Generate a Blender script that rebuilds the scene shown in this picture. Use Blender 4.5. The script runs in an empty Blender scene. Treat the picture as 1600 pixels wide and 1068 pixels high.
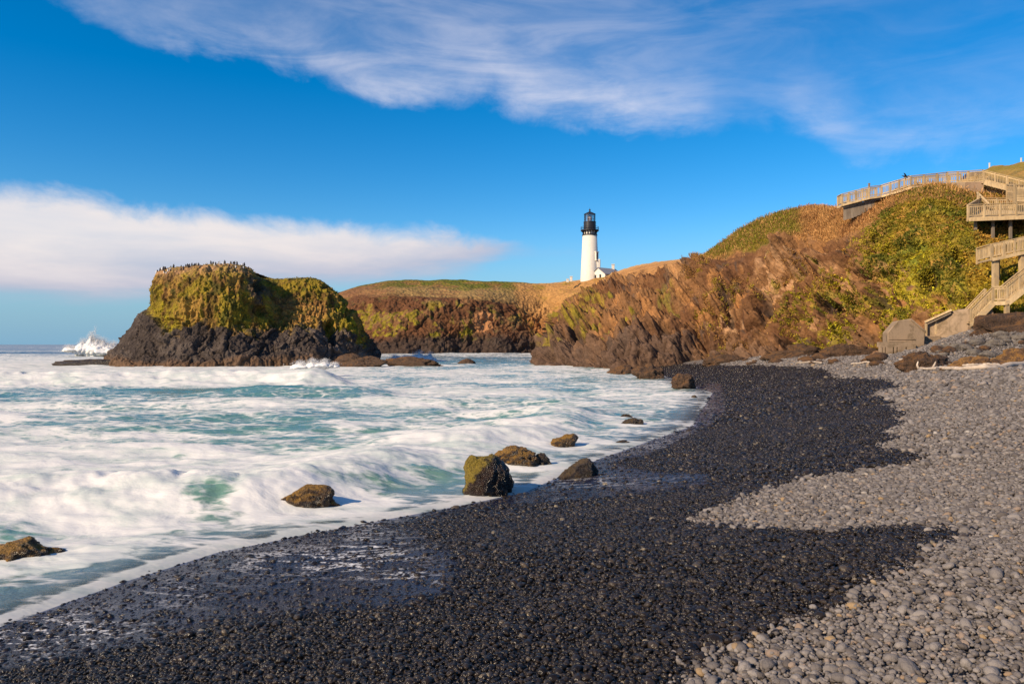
import bpy, bmesh, math, random
import numpy as np
from mathutils import Vector, Matrix

random.seed(7)
RNG = np.random.default_rng(11)
SC = bpy.context.scene
COL = SC.collection

# ------------------------------------------------------------------ camera
H, F, HV, CU = 3.2, 1155.0, 538.0, 800.0      # eye height, focal length and horizon row of the photograph
cam_d = bpy.data.cameras.new('camera')
cam = bpy.data.objects.new('camera', cam_d); COL.objects.link(cam)
cam.location = (0, 0, H)
cam.rotation_euler = (math.radians(90), 0, 0)
cam_d.sensor_width = 36.0
cam_d.lens = 36.0 * F / 1600.0
cam_d.shift_y = 4.0 / 1600.0
cam_d.clip_start = 0.1
cam_d.clip_end = 60000
SC.camera = cam

# ------------------------------------------------------------------ exposure
SC.view_settings.view_transform = 'Standard'
SC.view_settings.look = 'None'
SC.view_settings.exposure = 0.45
SC.view_settings.gamma = 1.0
SC.view_settings.use_curve_mapping = False
SC.render.engine = 'CYCLES'
SC.cycles.max_bounces = 6
SC.cycles.transparent_max_bounces = 12
SC.cycles.use_denoising = True

# ------------------------------------------------------------------ sun
SUN_EL = math.radians(29)
sun_h = Vector((-0.80, -0.60, 0)).normalized()
sun_dir = Vector((sun_h.x * math.cos(SUN_EL), sun_h.y * math.cos(SUN_EL), math.sin(SUN_EL)))
sd_ = bpy.data.lights.new('sun', 'SUN')
sd_.energy = 5.0
sd_.angle = math.radians(0.6)
sd_.color = (1.0, 0.79, 0.54)
sun = bpy.data.objects.new('sun', sd_); COL.objects.link(sun)
sun.rotation_euler = sun_dir.to_track_quat('Z', 'Y').to_euler()
sun.location = (-60, -40, 80)

# ------------------------------------------------------------------ node helpers
class NT:
    def __init__(self, tree):
        self.t = tree; self.n = tree.nodes; self.l = tree.links
    def new(self, typ, **kw):
        nd = self.n.new(typ)
        for k, v in kw.items(): setattr(nd, k, v)
        return nd
    def put(self, sock, val):
        if isinstance(val, bpy.types.NodeSocket): self.l.new(val, sock)
        elif val is not None:
            if sock.type in ('RGBA',) and not hasattr(val, '__len__'): val = (val, val, val, 1)
            if sock.type == 'RGBA' and len(val) == 3: val = (*val, 1)
            sock.default_value = val
    def m(self, op, a, b=None, c=None, clamp=False):
        nd = self.new('ShaderNodeMath', operation=op); nd.use_clamp = clamp
        for i, x in enumerate((a, b, c)):
            if x is not None: self.put(nd.inputs[i], x)
        return nd.outputs[0]
    def vm(self, op, a, b=None):
        nd = self.new('ShaderNodeVectorMath', operation=op)
        self.put(nd.inputs[0], a)
        if b is not None: self.put(nd.inputs[1], b)
        return nd.outputs[0]
    def ss(self, x, a, b):
        nd = self.new('ShaderNodeMapRange'); nd.interpolation_type = 'SMOOTHSTEP'
        self.put(nd.inputs['Value'], x); self.put(nd.inputs['From Min'], a); self.put(nd.inputs['From Max'], b)
        return nd.outputs['Result']
    def mix(self, f, a, b, typ='MIX'):
        nd = self.new('ShaderNodeMix', data_type='RGBA', blend_type=typ)
        self.put(nd.inputs[0], f); self.put(nd.inputs[6], a); self.put(nd.inputs[7], b)
        return nd.outputs[2]
    def noise(self, vec, scale, detail=4, rough=0.55, dist=0.0):
        nd = self.new('ShaderNodeTexNoise')
        if vec is not None: self.put(nd.inputs['Vector'], vec)
        nd.inputs['Scale'].default_value = scale; nd.inputs['Detail'].default_value = detail
        nd.inputs['Roughness'].default_value = rough; nd.inputs['Distortion'].default_value = dist
        return nd.outputs['Fac']
    def voro(self, vec, scale, feature='F1'):
        nd = self.new('ShaderNodeTexVoronoi', feature=feature)
        if vec is not None: self.put(nd.inputs['Vector'], vec)
        nd.inputs['Scale'].default_value = scale
        return nd
    def pos(self): return self.new('ShaderNodeNewGeometry').outputs['Position']
    def attr(self, name): return self.new('ShaderNodeAttribute', attribute_name=name)
    def ramp(self, f, stops):
        nd = self.new('ShaderNodeValToRGB')
        e = nd.color_ramp.elements
        while len(e) < len(stops): e.new(0.5)
        for i, (p, c) in enumerate(stops):
            e[i].position = p; e[i].color = (*c, 1) if len(c) == 3 else c
        self.put(nd.inputs[0], f)
        return nd.outputs[0]
    def bump(self, h, strength, dist):
        nd = self.new('ShaderNodeBump'); self.put(nd.inputs['Height'], h)
        nd.inputs['Strength'].default_value = strength; nd.inputs['Distance'].default_value = dist
        return nd.outputs[0]
    def scaled(self, vec, s): return self.vm('MULTIPLY', vec, s)

def new_mat(name):
    mt = bpy.data.materials.new(name); mt.use_nodes = True
    nt = NT(mt.node_tree); nt.n.clear()
    out = nt.new('ShaderNodeOutputMaterial')
    return mt, nt, out

def principled(nt, out, color, rough=0.8, normal=None, spec=0.4, metallic=0.0):
    p = nt.new('ShaderNodeBsdfPrincipled')
    nt.put(p.inputs['Base Color'], color); nt.put(p.inputs['Roughness'], rough)
    p.inputs['Specular IOR Level'].default_value = spec
    p.inputs['Metallic'].default_value = metallic
    if normal is not None: nt.put(p.inputs['Normal'], normal)
    if out is not None: nt.l.new(p.outputs[0], out.inputs['Surface'])
    return p

# ------------------------------------------------------------------ world: clear sky with cirrus and a low bank of cloud
def az_t(u, v):
    a = math.atan2((u - CU), F)
    return a, (HV - v) / F * math.cos(a)

world = bpy.data.worlds.new('World'); SC.world = world; world.use_nodes = True
w = NT(world.node_tree); w.n.clear()
wout = w.new('ShaderNodeOutputWorld'); bg = w.new('ShaderNodeBackground')
SKY_STRENGTH = 0.1
bg.inputs['Strength'].default_value = SKY_STRENGTH
sky = w.new('ShaderNodeTexSky', sky_type='NISHITA')
sky.sun_disc = False
sky.sun_elevation = SUN_EL
sky.sun_rotation = math.atan2(sun_h.x, sun_h.y)
sky.air_density = 1.0; sky.dust_density = 0.05; sky.ozone_density = 4.5; sky.altitude = 0
hs = w.new('ShaderNodeHueSaturation')
hs.inputs['Saturation'].default_value = 1.40; hs.inputs['Value'].default_value = 1.06; hs.inputs['Hue'].default_value = 0.500
w.l.new(sky.outputs[0], hs.inputs['Color'])
dirv = w.new('ShaderNodeTexCoord').outputs['Generated']
sx = w.new('ShaderNodeSeparateXYZ'); w.l.new(dirv, sx.inputs[0])
dx, dy, dz = sx.outputs
az = w.m('ARCTAN2', dx, dy)
hor = w.m('SQRT', w.m('ADD', w.m('MULTIPLY', dx, dx), w.m('MULTIPLY', dy, dy)))
tt = w.m('DIVIDE', dz, w.m('MAXIMUM', hor, 0.05))
azn = w.m('ADD', w.m('MULTIPLY', az, 1 / (2 * math.pi)), 0.5)      # 0..1 round the whole horizon

def az_curve(pts, ymax=1.0):
    """Float curve over the azimuth; pts are (azimuth in radians, value)."""
    nd = w.new('ShaderNodeFloatCurve')
    c = nd.mapping.curves[0]
    nd.mapping.use_clip = False
    pts = sorted(pts)
    P = [((a + math.pi) / (2 * math.pi), y / ymax) for a, y in pts]
    c.points[0].location = P[0]; c.points[1].location = P[-1]
    for p in P[1:-1]: c.points.new(*p)
    for p in c.points: p.handle_type = 'AUTO_CLAMPED'
    nd.mapping.update()
    w.l.new(azn, nd.inputs['Value'])
    return w.m('MULTIPLY', nd.outputs[0], ymax)

def pix(pts): return [az_t(u, v) for u, v in pts]
def pixs(pts): return [(math.atan2(u - CU, F), s) for u, s in pts]

# cloud sheet coordinates: where the ray meets a flat layer far overhead
zc = w.m('ADD', w.m('MAXIMUM', dz, 0.0), 0.06)
cv = w.new('ShaderNodeCombineXYZ')
w.l.new(w.m('DIVIDE', dx, zc), cv.inputs[0]); w.l.new(w.m('DIVIDE', dy, zc), cv.inputs[1])
plane = cv.outputs[0]
mp = w.new('ShaderNodeMapping'); w.l.new(plane, mp.inputs[0])
mp.inputs['Rotation'].default_value = (0, 0, math.radians(-32)); mp.inputs['Scale'].default_value = (0.35, 1.0, 1)
n_str = w.noise(mp.outputs[0], 1.3, 8, 0.62, 0.6)
n_fine = w.noise(plane, 3.4, 8, 0.62, 0.5)
cv2 = w.new('ShaderNodeCombineXYZ')
w.l.new(w.m('MULTIPLY', az, 1.0), cv2.inputs[0]); w.l.new(w.m('MULTIPLY', tt, 5.0), cv2.inputs[1])
n_bank = w.noise(cv2.outputs[0], 4.2, 8, 0.55, 0.2)
cv3 = w.new('ShaderNodeCombineXYZ')
w.l.new(az, cv3.inputs[0]); w.l.new(w.m('MULTIPLY', tt, 1.4), cv3.inputs[1])
n_edge = w.noise(cv3.outputs[0], 11.0, 9, 0.62, 0.3)

cv4 = w.new('ShaderNodeCombineXYZ')
w.l.new(w.m('ADD', w.m('MULTIPLY', az, 1.9), w.m('MULTIPLY', tt, 3.2)), cv4.inputs[0]); w.l.new(w.m('SUBTRACT', w.m('MULTIPLY', tt, 6.5), w.m('MULTIPLY', az, 0.5)), cv4.inputs[1])
n_wisp = w.noise(cv4.outputs[0], 2.2, 9, 0.58, 1.0)
PI = math.pi
edge = az_curve([(-PI, .50), (-2.0, .46), (-1.2, .50)] + pix([(-250, -120), (60, -12), (160, 30), (270, 74), (400, 100), (490, 116), (560, 152), (610, 168), (660, 163), (720, 153), (800, 178), (870, 196), (960, 203), (1030, 210), (1110, 207), (1160, 190), (1200, 190), (1260, 214), (1330, 247), (1375, 258), (1450, 250), (1560, 236), (1700, 225)]) + [(1.0, .24), (1.6, .32), (2.4, .44), (PI, .50)], 0.6)
stren = az_curve([(-PI, .5), (-1.5, .45)] + pixs([(-200, .5), (60, .45), (300, .74), (500, .95), (600, 1.0), (680, .85), (800, 1.05), (1000, 1.1), (1090, .85), (1160, .22), (1220, .34), (1340, .66), (1420, .62), (1560, .42), (1650, .3)]) + [(1.2, .4), (PI, .5)], 1.2)
veil = az_curve([(-PI, .5)] + pixs([(-200, .4), (60, .3), (350, .35), (560, .65), (800, .80), (1000, .66), (1150, .36), (1300, .28), (1600, .22)]) + [(1.2, .5), (PI, .5)], 1.0)
e_n = w.m('ADD', w.m('MULTIPLY', w.m('SUBTRACT', n_edge, 0.5), 0.075), w.m('MULTIPLY', w.m('SUBTRACT', n_wisp, 0.5), 0.05))
dt = w.m('ADD', w.m('SUBTRACT', tt, edge), e_n)
body = w.m('MULTIPLY', w.ss(dt, -0.012, 0.040), w.m('POWER', 2.718, w.m('MULTIPLY', w.m('MAXIMUM', dt, 0.0), -27.0)))
body = w.m('MULTIPLY', body, w.m('MULTIPLY', stren, w.m('ADD', 0.10, w.m('MULTIPLY', w.m('ADD', w.ss(n_wisp, 0.30, 0.70), w.ss(n_fine, 0.25, 0.75)), 0.58))))
streaks = w.ss(w.m('ADD', w.m('MULTIPLY', n_str, 0.75), w.m('MULTIPLY', n_fine, 0.25)), 0.38, 0.72)
veilm = w.m('MULTIPLY', w.m('MULTIPLY', w.ss(dt, 0.0, 0.05), veil), w.m('ADD', 0.08, w.m('MULTIPLY', w.m('ADD', streaks, w.m('MULTIPLY', w.ss(n_wisp, 0.36, 0.72), 1.3)), 0.36)))
cirrus = w.m('ADD', body, w.m('MULTIPLY', veilm, 0.52), clamp=True)

top = az_curve([(-PI, .16), (-1.6, .20), (-1.0, .20)] + pix([(-150, 275), (0, 286), (100, 292), (200, 312), (300, 326), (400, 336), (520, 345), (650, 354), (760, 368), (830, 380), (900, 392)]) + [(0.3, .05), (0.9, .04), (1.8, .12), (PI, .16)], 0.4)
bot = az_curve([(-PI, .06), (-1.0, .06)] + pix([(0, 468), (200, 464), (400, 450), (560, 446), (700, 428), (780, 404), (830, 390), (900, 392)]) + [(0.3, .06), (0.9, .06), (1.8, .05), (PI, .06)], 0.4)
b_n = w.m('MULTIPLY', w.m('SUBTRACT', n_edge, 0.5), 0.06)
b_n2 = w.m('MULTIPLY', w.m('SUBTRACT', n_bank, 0.5), 0.05)
bank = w.m('MULTIPLY', w.ss(w.m('ADD', w.m('SUBTRACT', top, tt), b_n), -0.006, 0.026),
           w.ss(w.m('ADD', w.m('SUBTRACT', tt, bot), b_n2), -0.014, 0.022))
bank = w.m('MULTIPLY', bank, w.m('ADD', 0.55, w.m('MULTIPLY', n_bank, 0.72)), clamp=True)
# small scraps of cloud low over the horizon
scrap = w.m('MULTIPLY', w.ss(n_bank, 0.58, 0.75), w.m('MULTIPLY', w.ss(tt, 0.02, 0.05), w.m('SUBTRACT', 1.0, w.ss(tt, 0.10, 0.17))))
low = w.m('MULTIPLY', w.m('SUBTRACT', 1.0, w.ss(tt, -0.02, 0.17)), 0.95)

c_cir = (6.6, 6.35, 6.8)
c_bank = w.mix(w.ss(w.m('ADD', w.m('SUBTRACT', tt, bot), w.m('MULTIPLY', w.m('SUBTRACT', n_bank, 0.5), 0.10)), -0.01, 0.085), (3.6, 3.65, 4.6), (6.5, 6.0, 5.9))
col = hs.outputs[0]
col = w.mix(low, col, (1.3, 2.95, 4.5))
col = w.mix(w.m('MULTIPLY', scrap, 0.30), col, (5.0, 4.9, 5.6))
col = w.mix(cirrus, col, c_cir)
col = w.mix(bank, col, c_bank)
w.l.new(col, bg.inputs['Color']); w.l.new(bg.outputs[0], wout.inputs['Surface'])

# ------------------------------------------------------------------ geometry helpers
def P(u, v, Y):
    return np.array([(u - CU) / F * Y, Y, H + (HV - v) / F * Y])
def PV(u, v, Y): return Vector(P(u, v, Y).tolist())

def _h(ix, iy, iz, s):
    with np.errstate(over='ignore'):
        h = (ix.astype(np.uint32) * np.uint32(374761393) + iy.astype(np.uint32) * np.uint32(668265263)
             + iz.astype(np.uint32) * np.uint32(2147483647) + np.uint32((s * 974634777) & 0xffffffff))
        h = (h ^ (h >> np.uint32(13))) * np.uint32(1274126177)
        h = (h ^ (h >> np.uint32(16))) * np.uint32(2246822519)
        h = h ^ (h >> np.uint32(13))
    return h.astype(np.float64) / 4294967295.0 * 2 - 1
def vnoise(p, seed=0):
    f = np.floor(p); i = f.astype(np.int64); t = p - f
    t = t * t * t * (t * (t * 6 - 15) + 10)
    r = 0
    for a in (0, 1):
        wa = t[..., 0] if a else 1 - t[..., 0]
        for b in (0, 1):
            wb = t[..., 1] if b else 1 - t[..., 1]
            for c in (0, 1):
                wc = t[..., 2] if c else 1 - t[..., 2]
                r = r + wa * wb * wc * _h(i[..., 0] + a, i[..., 1] + b, i[..., 2] + c, seed)
    return r
def fbm(p, oct=5, seed=0, gain=0.5, lac=2.03):
    r = 0; a = 1.0; n = 0
    p = np.asarray(p, float)
    for o in range(oct):
        r = r + a * vnoise(p + o * 17.3, seed + o); n += a; a *= gain; p = p * lac
    return r / n * 1.6
def blocks(p, seed=0):
    """angular blocks: every point takes the random height of its nearest cell, dropping into cracks between cells"""
    p = np.asarray(p, float); b = np.floor(p).astype(np.int64)
    d1 = np.full(p.shape[:-1], 9e9); d2 = d1.copy(); val = np.zeros(p.shape[:-1])
    for i in (-1, 0, 1):
        for j in (-1, 0, 1):
            for k in (-1, 0, 1):
                x, y, z = b[..., 0] + i, b[..., 1] + j, b[..., 2] + k
                q = [x + .5 + .45 * _h(x, y, z, seed + 1), y + .5 + .45 * _h(x, y, z, seed + 2), z + .5 + .45 * _h(x, y, z, seed + 3)]
                d = (q[0] - p[..., 0]) ** 2 + (q[1] - p[..., 1]) ** 2 + (q[2] - p[..., 2]) ** 2
                n_ = d < d1
                d2 = np.where(n_, d1, np.minimum(d2, d)); val = np.where(n_, _h(x, y, z, seed + 4), val); d1 = np.where(n_, d, d1)
    return val - .9 * (1 - np.clip((np.sqrt(d2) - np.sqrt(d1)) / .16, 0, 1))
def ridged(p, oct=5, seed=0, gain=0.55, lac=2.1):
    r = 0; a = 1.0; n = 0
    p = np.asarray(p, float)
    for o in range(oct):
        r = r + a * (1 - 2 * np.abs(vnoise(p + o * 11.7, seed + o))); n += a; a *= gain; p = p * lac
    return r / n
def sstep(x, a, b):
    t = np.clip((x - a) / (b - a), 0, 1)
    return t * t * (3 - 2 * t)
def lerp(a, b, t):
    t = np.asarray(t)[..., None]
    return np.asarray(a) * (1 - t) + np.asarray(b) * t

def catmull(C, n, closed=False, axis=0, dens=None):
    """Resample control array C along axis 0 to n samples."""
    C = np.asarray(C, float)
    k = C.shape[0]
    s = np.linspace(0, k if closed else k - 1, n, endpoint=not closed) if dens is None else dens
    i = np.floor(s).astype(int)
    if not closed: i = np.clip(i, 0, k - 2)
    t = (s - i).reshape((-1,) + (1,) * (C.ndim - 1))
    def g(j):
        return C[j % k] if closed else C[np.clip(j, 0, k - 1)]
    p0, p1, p2, p3 = g(i - 1), g(i), g(i + 1), g(i + 2)
    return 0.5 * (2 * p1 + (p2 - p0) * t + (2 * p0 - 5 * p1 + 4 * p2 - p3) * t * t + (3 * p1 - p0 - 3 * p2 + p3) * t ** 3)

def link(o, parent=None):
    COL.objects.link(o)
    if parent is not None: o.parent = parent
    return o
def tag(o, label=None, cat=None, group=None, kind=None):
    if label: o['label'] = label
    if cat: o['category'] = cat
    if group: o['group'] = group
    if kind: o['kind'] = kind
    return o

def raw_mesh(name, V, Q, mats, smooth=True, attrs=None, colors=None):
    """Fast mesh from numpy arrays; Q is (n,4) or (n,3)."""
    V = np.asarray(V, np.float32); Q = np.asarray(Q, np.int32)
    me = bpy.data.meshes.new(name)
    nv, nf, k = len(V), len(Q), Q.shape[1]
    me.vertices.add(nv); me.vertices.foreach_set('co', V.ravel())
    me.loops.add(nf * k); me.loops.foreach_set('vertex_index', Q.ravel())
    me.polygons.add(nf)
    me.polygons.foreach_set('loop_start', np.arange(0, nf * k, k, dtype=np.int32))
    me.polygons.foreach_set('use_smooth', np.full(nf, smooth, dtype=bool))
    for mt in (mats if isinstance(mats, (list, tuple)) else [mats]): me.materials.append(mt)
    for nm, a in (attrs or {}).items():
        at = me.attributes.new(nm, 'FLOAT', 'POINT'); at.data.foreach_set('value', np.asarray(a, np.float32).ravel())
    for nm, a in (colors or {}).items():
        at = me.attributes.new(nm, 'FLOAT_COLOR', 'POINT')
        c = np.ones((nv, 4), np.float32); c[:, :3] = np.asarray(a).reshape(-1, 3); at.data.foreach_set('color', c.ravel())
    me.update(calc_edges=True); me.validate()
    return me
def grid_quads(n, m, closed=False):
    i = np.arange(n if closed else n - 1)[:, None]; j = np.arange(m - 1)[None, :]
    a = i * m + j; b = ((i + 1) % n) * m + j
    return np.stack([a, b, b + 1, a + 1], -1).reshape(-1, 4)
def grid_normals(G, closed=False):
    du = (np.roll(G, -1, 0) - np.roll(G, 1, 0)) if closed else np.gradient(G, axis=0)
    dv = np.gradient(G, axis=1)
    n = np.cross(du, dv)
    return n / np.maximum(np.linalg.norm(n, axis=-1, keepdims=True), 1e-9)

class MB:
    """collects boxes, bars and rings into one mesh"""
    def __init__(self): self.v = []; self.f = []
    def add(self, vs, fs):
        b = len(self.v); self.v += [Vector(x) for x in vs]; self.f += [tuple(i + b for i in f) for f in fs]
    def box(self, c, s, rz=0.0):
        c = Vector(c); R = Matrix.Rotation(rz, 3, 'Z')
        vs = [c + R @ Vector((a * s[0] / 2, b * s[1] / 2, d * s[2] / 2)) for a in (-1, 1) for b in (-1, 1) for d in (-1, 1)]
        self.add(vs, [(0, 1, 3, 2), (4, 6, 7, 5), (0, 4, 5, 1), (2, 3, 7, 6), (0, 2, 6, 4), (1, 5, 7, 3)])
    def bar(self, a, b, w_, h_, up=Vector((0, 0, 1))):
        a, b = Vector(a), Vector(b); d = (b - a).normalized()
        s = d.cross(up)
        if s.length < 1e-4: s = d.cross(Vector((0, 1, 0)))
        s.normalize(); t = s.cross(d)
        vs = [q + s * (i * w_ / 2) + t * (j * h_ / 2) for q in (a, b) for i in (-1, 1) for j in (-1, 1)]
        self.add(vs, [(0, 1, 3, 2), (4, 6, 7, 5), (0, 4, 5, 1), (2, 3, 7, 6), (0, 2, 6, 4), (1, 5, 7, 3)])
    def prism(self, pts, d):
        """polygon (list of vectors) extruded by vector d"""
        n = len(pts); d = Vector(d)
        vs = [Vector(p) for p in pts] + [Vector(p) + d for p in pts]
        self.add(vs, [tuple(range(n)), tuple(range(2 * n - 1, n - 1, -1))] + [(i, i + n, (i + 1) % n + n, (i + 1) % n) for i in range(n)])
    def lathe(self, prof, c=(0, 0, 0), n=48, a0=0.0):
        c = Vector(c); k = len(prof)
        vs = [c + Vector((r * math.cos(a0 + 2 * PI * i / n), r * math.sin(a0 + 2 * PI * i / n), z)) for i in range(n) for r, z in prof]
        fs = [(i * k + j, ((i + 1) % n) * k + j, ((i + 1) % n) * k + j + 1, i * k + j + 1) for i in range(n) for j in range(k - 1)]
        self.add(vs, fs)
    def tube(self, pts, radii, n=8):
        pts = [Vector(p) for p in pts]
        b = []
        for i, p in enumerate(pts):
            d = (pts[min(i + 1, len(pts) - 1)] - pts[max(i - 1, 0)]).normalized()
            s = d.cross(Vector((0, 0, 1)))
            if s.length < 1e-3: s = d.cross(Vector((0, 1, 0)))
            s.normalize(); t = s.cross(d)
            b += [p + (s * math.cos(2 * PI * j / n) + t * math.sin(2 * PI * j / n)) * radii[i] for j in range(n)]
        fs = [(i * n + j, i * n + (j + 1) % n, (i + 1) * n + (j + 1) % n, (i + 1) * n + j) for i in range(len(pts) - 1) for j in range(n)]
        fs += [tuple(range(n - 1, -1, -1)), tuple(range((len(pts) - 1) * n, len(pts) * n))]
        self.add(b, fs)
    def build(self, name, mat, parent=None, bevel=0.0, smooth=False, origin=None):
        me = bpy.data.meshes.new(name)
        off = Vector(parent.location) if parent is not None and parent.parent is None else Vector((0, 0, 0))
        if parent is not None and parent.parent is not None: off = Vector(parent.parent.location) + Vector(parent.location)
        org = Vector(origin) if origin is not None else off
        me.from_pydata([tuple(v - org) for v in self.v], [], self.f)
        bm = bmesh.new(); bm.from_mesh(me); bmesh.ops.recalc_face_normals(bm, faces=bm.faces)
        if bevel:
            bmesh.ops.bevel(bm, geom=[e for e in bm.edges if len(e.link_faces) == 2 and e.calc_face_angle() > 0.6], offset=bevel, segments=1, affect='EDGES')
        bm.to_mesh(me); bm.free()
        if smooth:
            me.polygons.foreach_set('use_smooth', [True] * len(me.polygons))
        me.materials.append(mat); me.update()
        o = bpy.data.objects.new(name, me)
        if origin is not None: o.location = org - off
        return link(o, parent)

def empty(name, loc):
    o = bpy.data.objects.new(name, None); o.location = loc; o.empty_display_size = 0.5
    return link(o)

def seg_dist(x, y, pts):
    """signed distance to an open polyline: positive on the right-hand side"""
    best = np.full(np.shape(x), 1e9); sign = np.ones(np.shape(x))
    for (ax, ay), (bx, by) in zip(pts[:-1], pts[1:]):
        ex, ey = bx - ax, by - ay; L2 = ex * ex + ey * ey
        t = np.clip(((x - ax) * ex + (y - ay) * ey) / L2, 0, 1)
        qx, qy = x - (ax + t * ex), y - (ay + t * ey)
        d = np.hypot(qx, qy)
        s = np.sign(ex * (y - ay) - ey * (x - ax))
        upd = d < best - 1e-9
        best = np.where(upd, d, best); sign = np.where(upd, -s, sign)
    return best * np.where(sign == 0, 1, sign)
def in_poly(x, y, poly):
    c = np.zeros(np.shape(x), bool); n = len(poly)
    for i in range(n):
        x1, y1 = poly[i]; x2, y2 = poly[(i + 1) % n]
        cond = ((y1 > y) != (y2 > y)) & (x < (x2 - x1) * (y - y1) / ((y2 - y1) if y2 != y1 else 1e-9) + x1)
        c ^= cond
    return c
def poly_sd(x, y, poly):
    """distance to polygon outline, positive inside"""
    best = np.full(np.shape(x), 1e9); n = len(poly)
    for i in range(n):
        ax, ay = poly[i]; bx, by = poly[(i + 1) % n]
        ex, ey = bx - ax, by - ay
        t = np.clip(((x - ax) * ex + (y - ay) * ey) / (ex * ex + ey * ey + 1e-12), 0, 1)
        best = np.minimum(best, np.hypot(x - ax - t * ex, y - ay - t * ey))
    return np.where(in_poly(x, y, poly), best, -best)

# ------------------------------------------------------------------ the shore
SHORE = [(-75, -100), (-12.0, -1.8), (-5.75, 8.2), (-5.1, 9.9), (-4.4, 11.3), (-3.4, 12.3), (-1.2, 14.3), (0.4, 15.9), (2.6, 20.6), (7.3, 29.0), (13.4, 48.5), (15.6, 75), (14, 95), (25, 170), (40, 400)]
def shore_sd(x, y): return seg_dist(x, y, SHORE)
def beach_z(x, y, sd=None):
    sd = shore_sd(x, y) if sd is None else sd
    z = np.where(sd < 0, np.maximum(0.13 * sd, -6.0), 0.165 * np.minimum(sd, 12.5) + 0.022 * np.clip(sd - 12.5, 0, 60))
    q = x - 0.49 * y
    z = z + 2.5 * sstep(q, -1.0, 11.0) * sstep(y, 45, 56)
    p = np.stack([x, y, np.zeros_like(x)], -1)
    return z + 0.05 * fbm(p * 0.35, 3, 5) * sstep(sd, -1, 3)
def on_beach(u, v):
    """where the sight line through a pixel of the photograph meets the beach"""
    Y = np.geomspace(1.5, 120, 2500); X = (u - CU) / F * Y; Z = H + (HV - v) / F * Y
    hit = np.nonzero(beach_z(X, Y) > Z)[0]
    k = hit[0] if len(hit) else len(Y) - 1
    return X[k], Y[k]

WET_EDGE = [(1040, 569), (1120, 570), (1200, 571), (1290, 577), (1312, 590), (1395, 593), (1400, 605), (1368, 614), (1404, 640), (1412, 656), (1392, 685), (1368, 702), (1455, 712), (1382, 730), (1250, 748), (1180, 772), (1100, 800), (1082, 815), (1150, 823), (1290, 832), (1420, 819), (1510, 833), (1452, 866), (1380, 902), (1282, 962), (1200, 992), (1130, 1012), (1090, 1042), (1062, 1068)]
wet_pts = [on_beach(u, v) for u, v in WET_EDGE] + [(0.5, 2.4), (-0.6, 0.0), (-6, -14)]
WET_POLY = wet_pts + [(-90, -100), (-40, 20), (0, 60), (10, 90)]
def wet_sd(x, y):
    p = np.stack([x, y, np.zeros_like(x)], -1)
    return poly_sd(x, y, WET_POLY) + 0.13 * fbm(p * 2.2, 3, 9) * np.clip(y / 10, .5, 3)

# ------------------------------------------------------------------ stone materials
def stone_mat(name, wet):
    mt, nt, out = new_mat(name)
    rnd = nt.new('ShaderNodeObjectInfo').outputs['Random']
    tc = nt.new('ShaderNodeTexCoord').outputs['Object']
    n = nt.noise(tc, 1.6, 5, 0.65)
    if wet:
        c = nt.ramp(rnd, [(0.0, (0.008, 0.006, 0.005)), (0.45, (0.015, 0.0115, 0.0095)), (0.82, (0.030, 0.022, 0.017)), (0.96, (0.042, 0.032, 0.025)), (0.992, (0.09, 0.07, 0.05)), (1.0, (0.22, 0.18, 0.12))])
        c = nt.mix(nt.ss(n, 0.45, 0.8), c, (0.030, 0.023, 0.019))
        nrm = nt.bump(nt.noise(tc, 7.0, 3, 0.6), 0.25, 0.1)
        principled(nt, out, c, 0.21, nrm, 0.28)
    else:
        c = nt.ramp(rnd, [(0.0, (0.09, 0.077, 0.071)), (0.35, (0.142, 0.126, 0.119)), (0.7, (0.190, 0.169, 0.158)), (0.92, (0.245, 0.219, 0.203)), (0.97, (0.24, 0.175, 0.130)), (0.992, (0.28, 0.19, 0.10)), (1.0, (0.36, 0.33, 0.30))])
        c = nt.mix(nt.m('MULTIPLY', nt.ss(n, 0.4, 0.75), 0.35), c, (0.075, 0.064, 0.060))
        nrm = nt.bump(nt.noise(tc, 6.0, 4, 0.6), 0.3, 0.12)
        principled(nt, out, c, 0.82, nrm, 0.25)
    return mt
MAT_DRY = stone_mat('dry_cobble', False); MAT_WET = stone_mat('wet_cobble', True)

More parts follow.
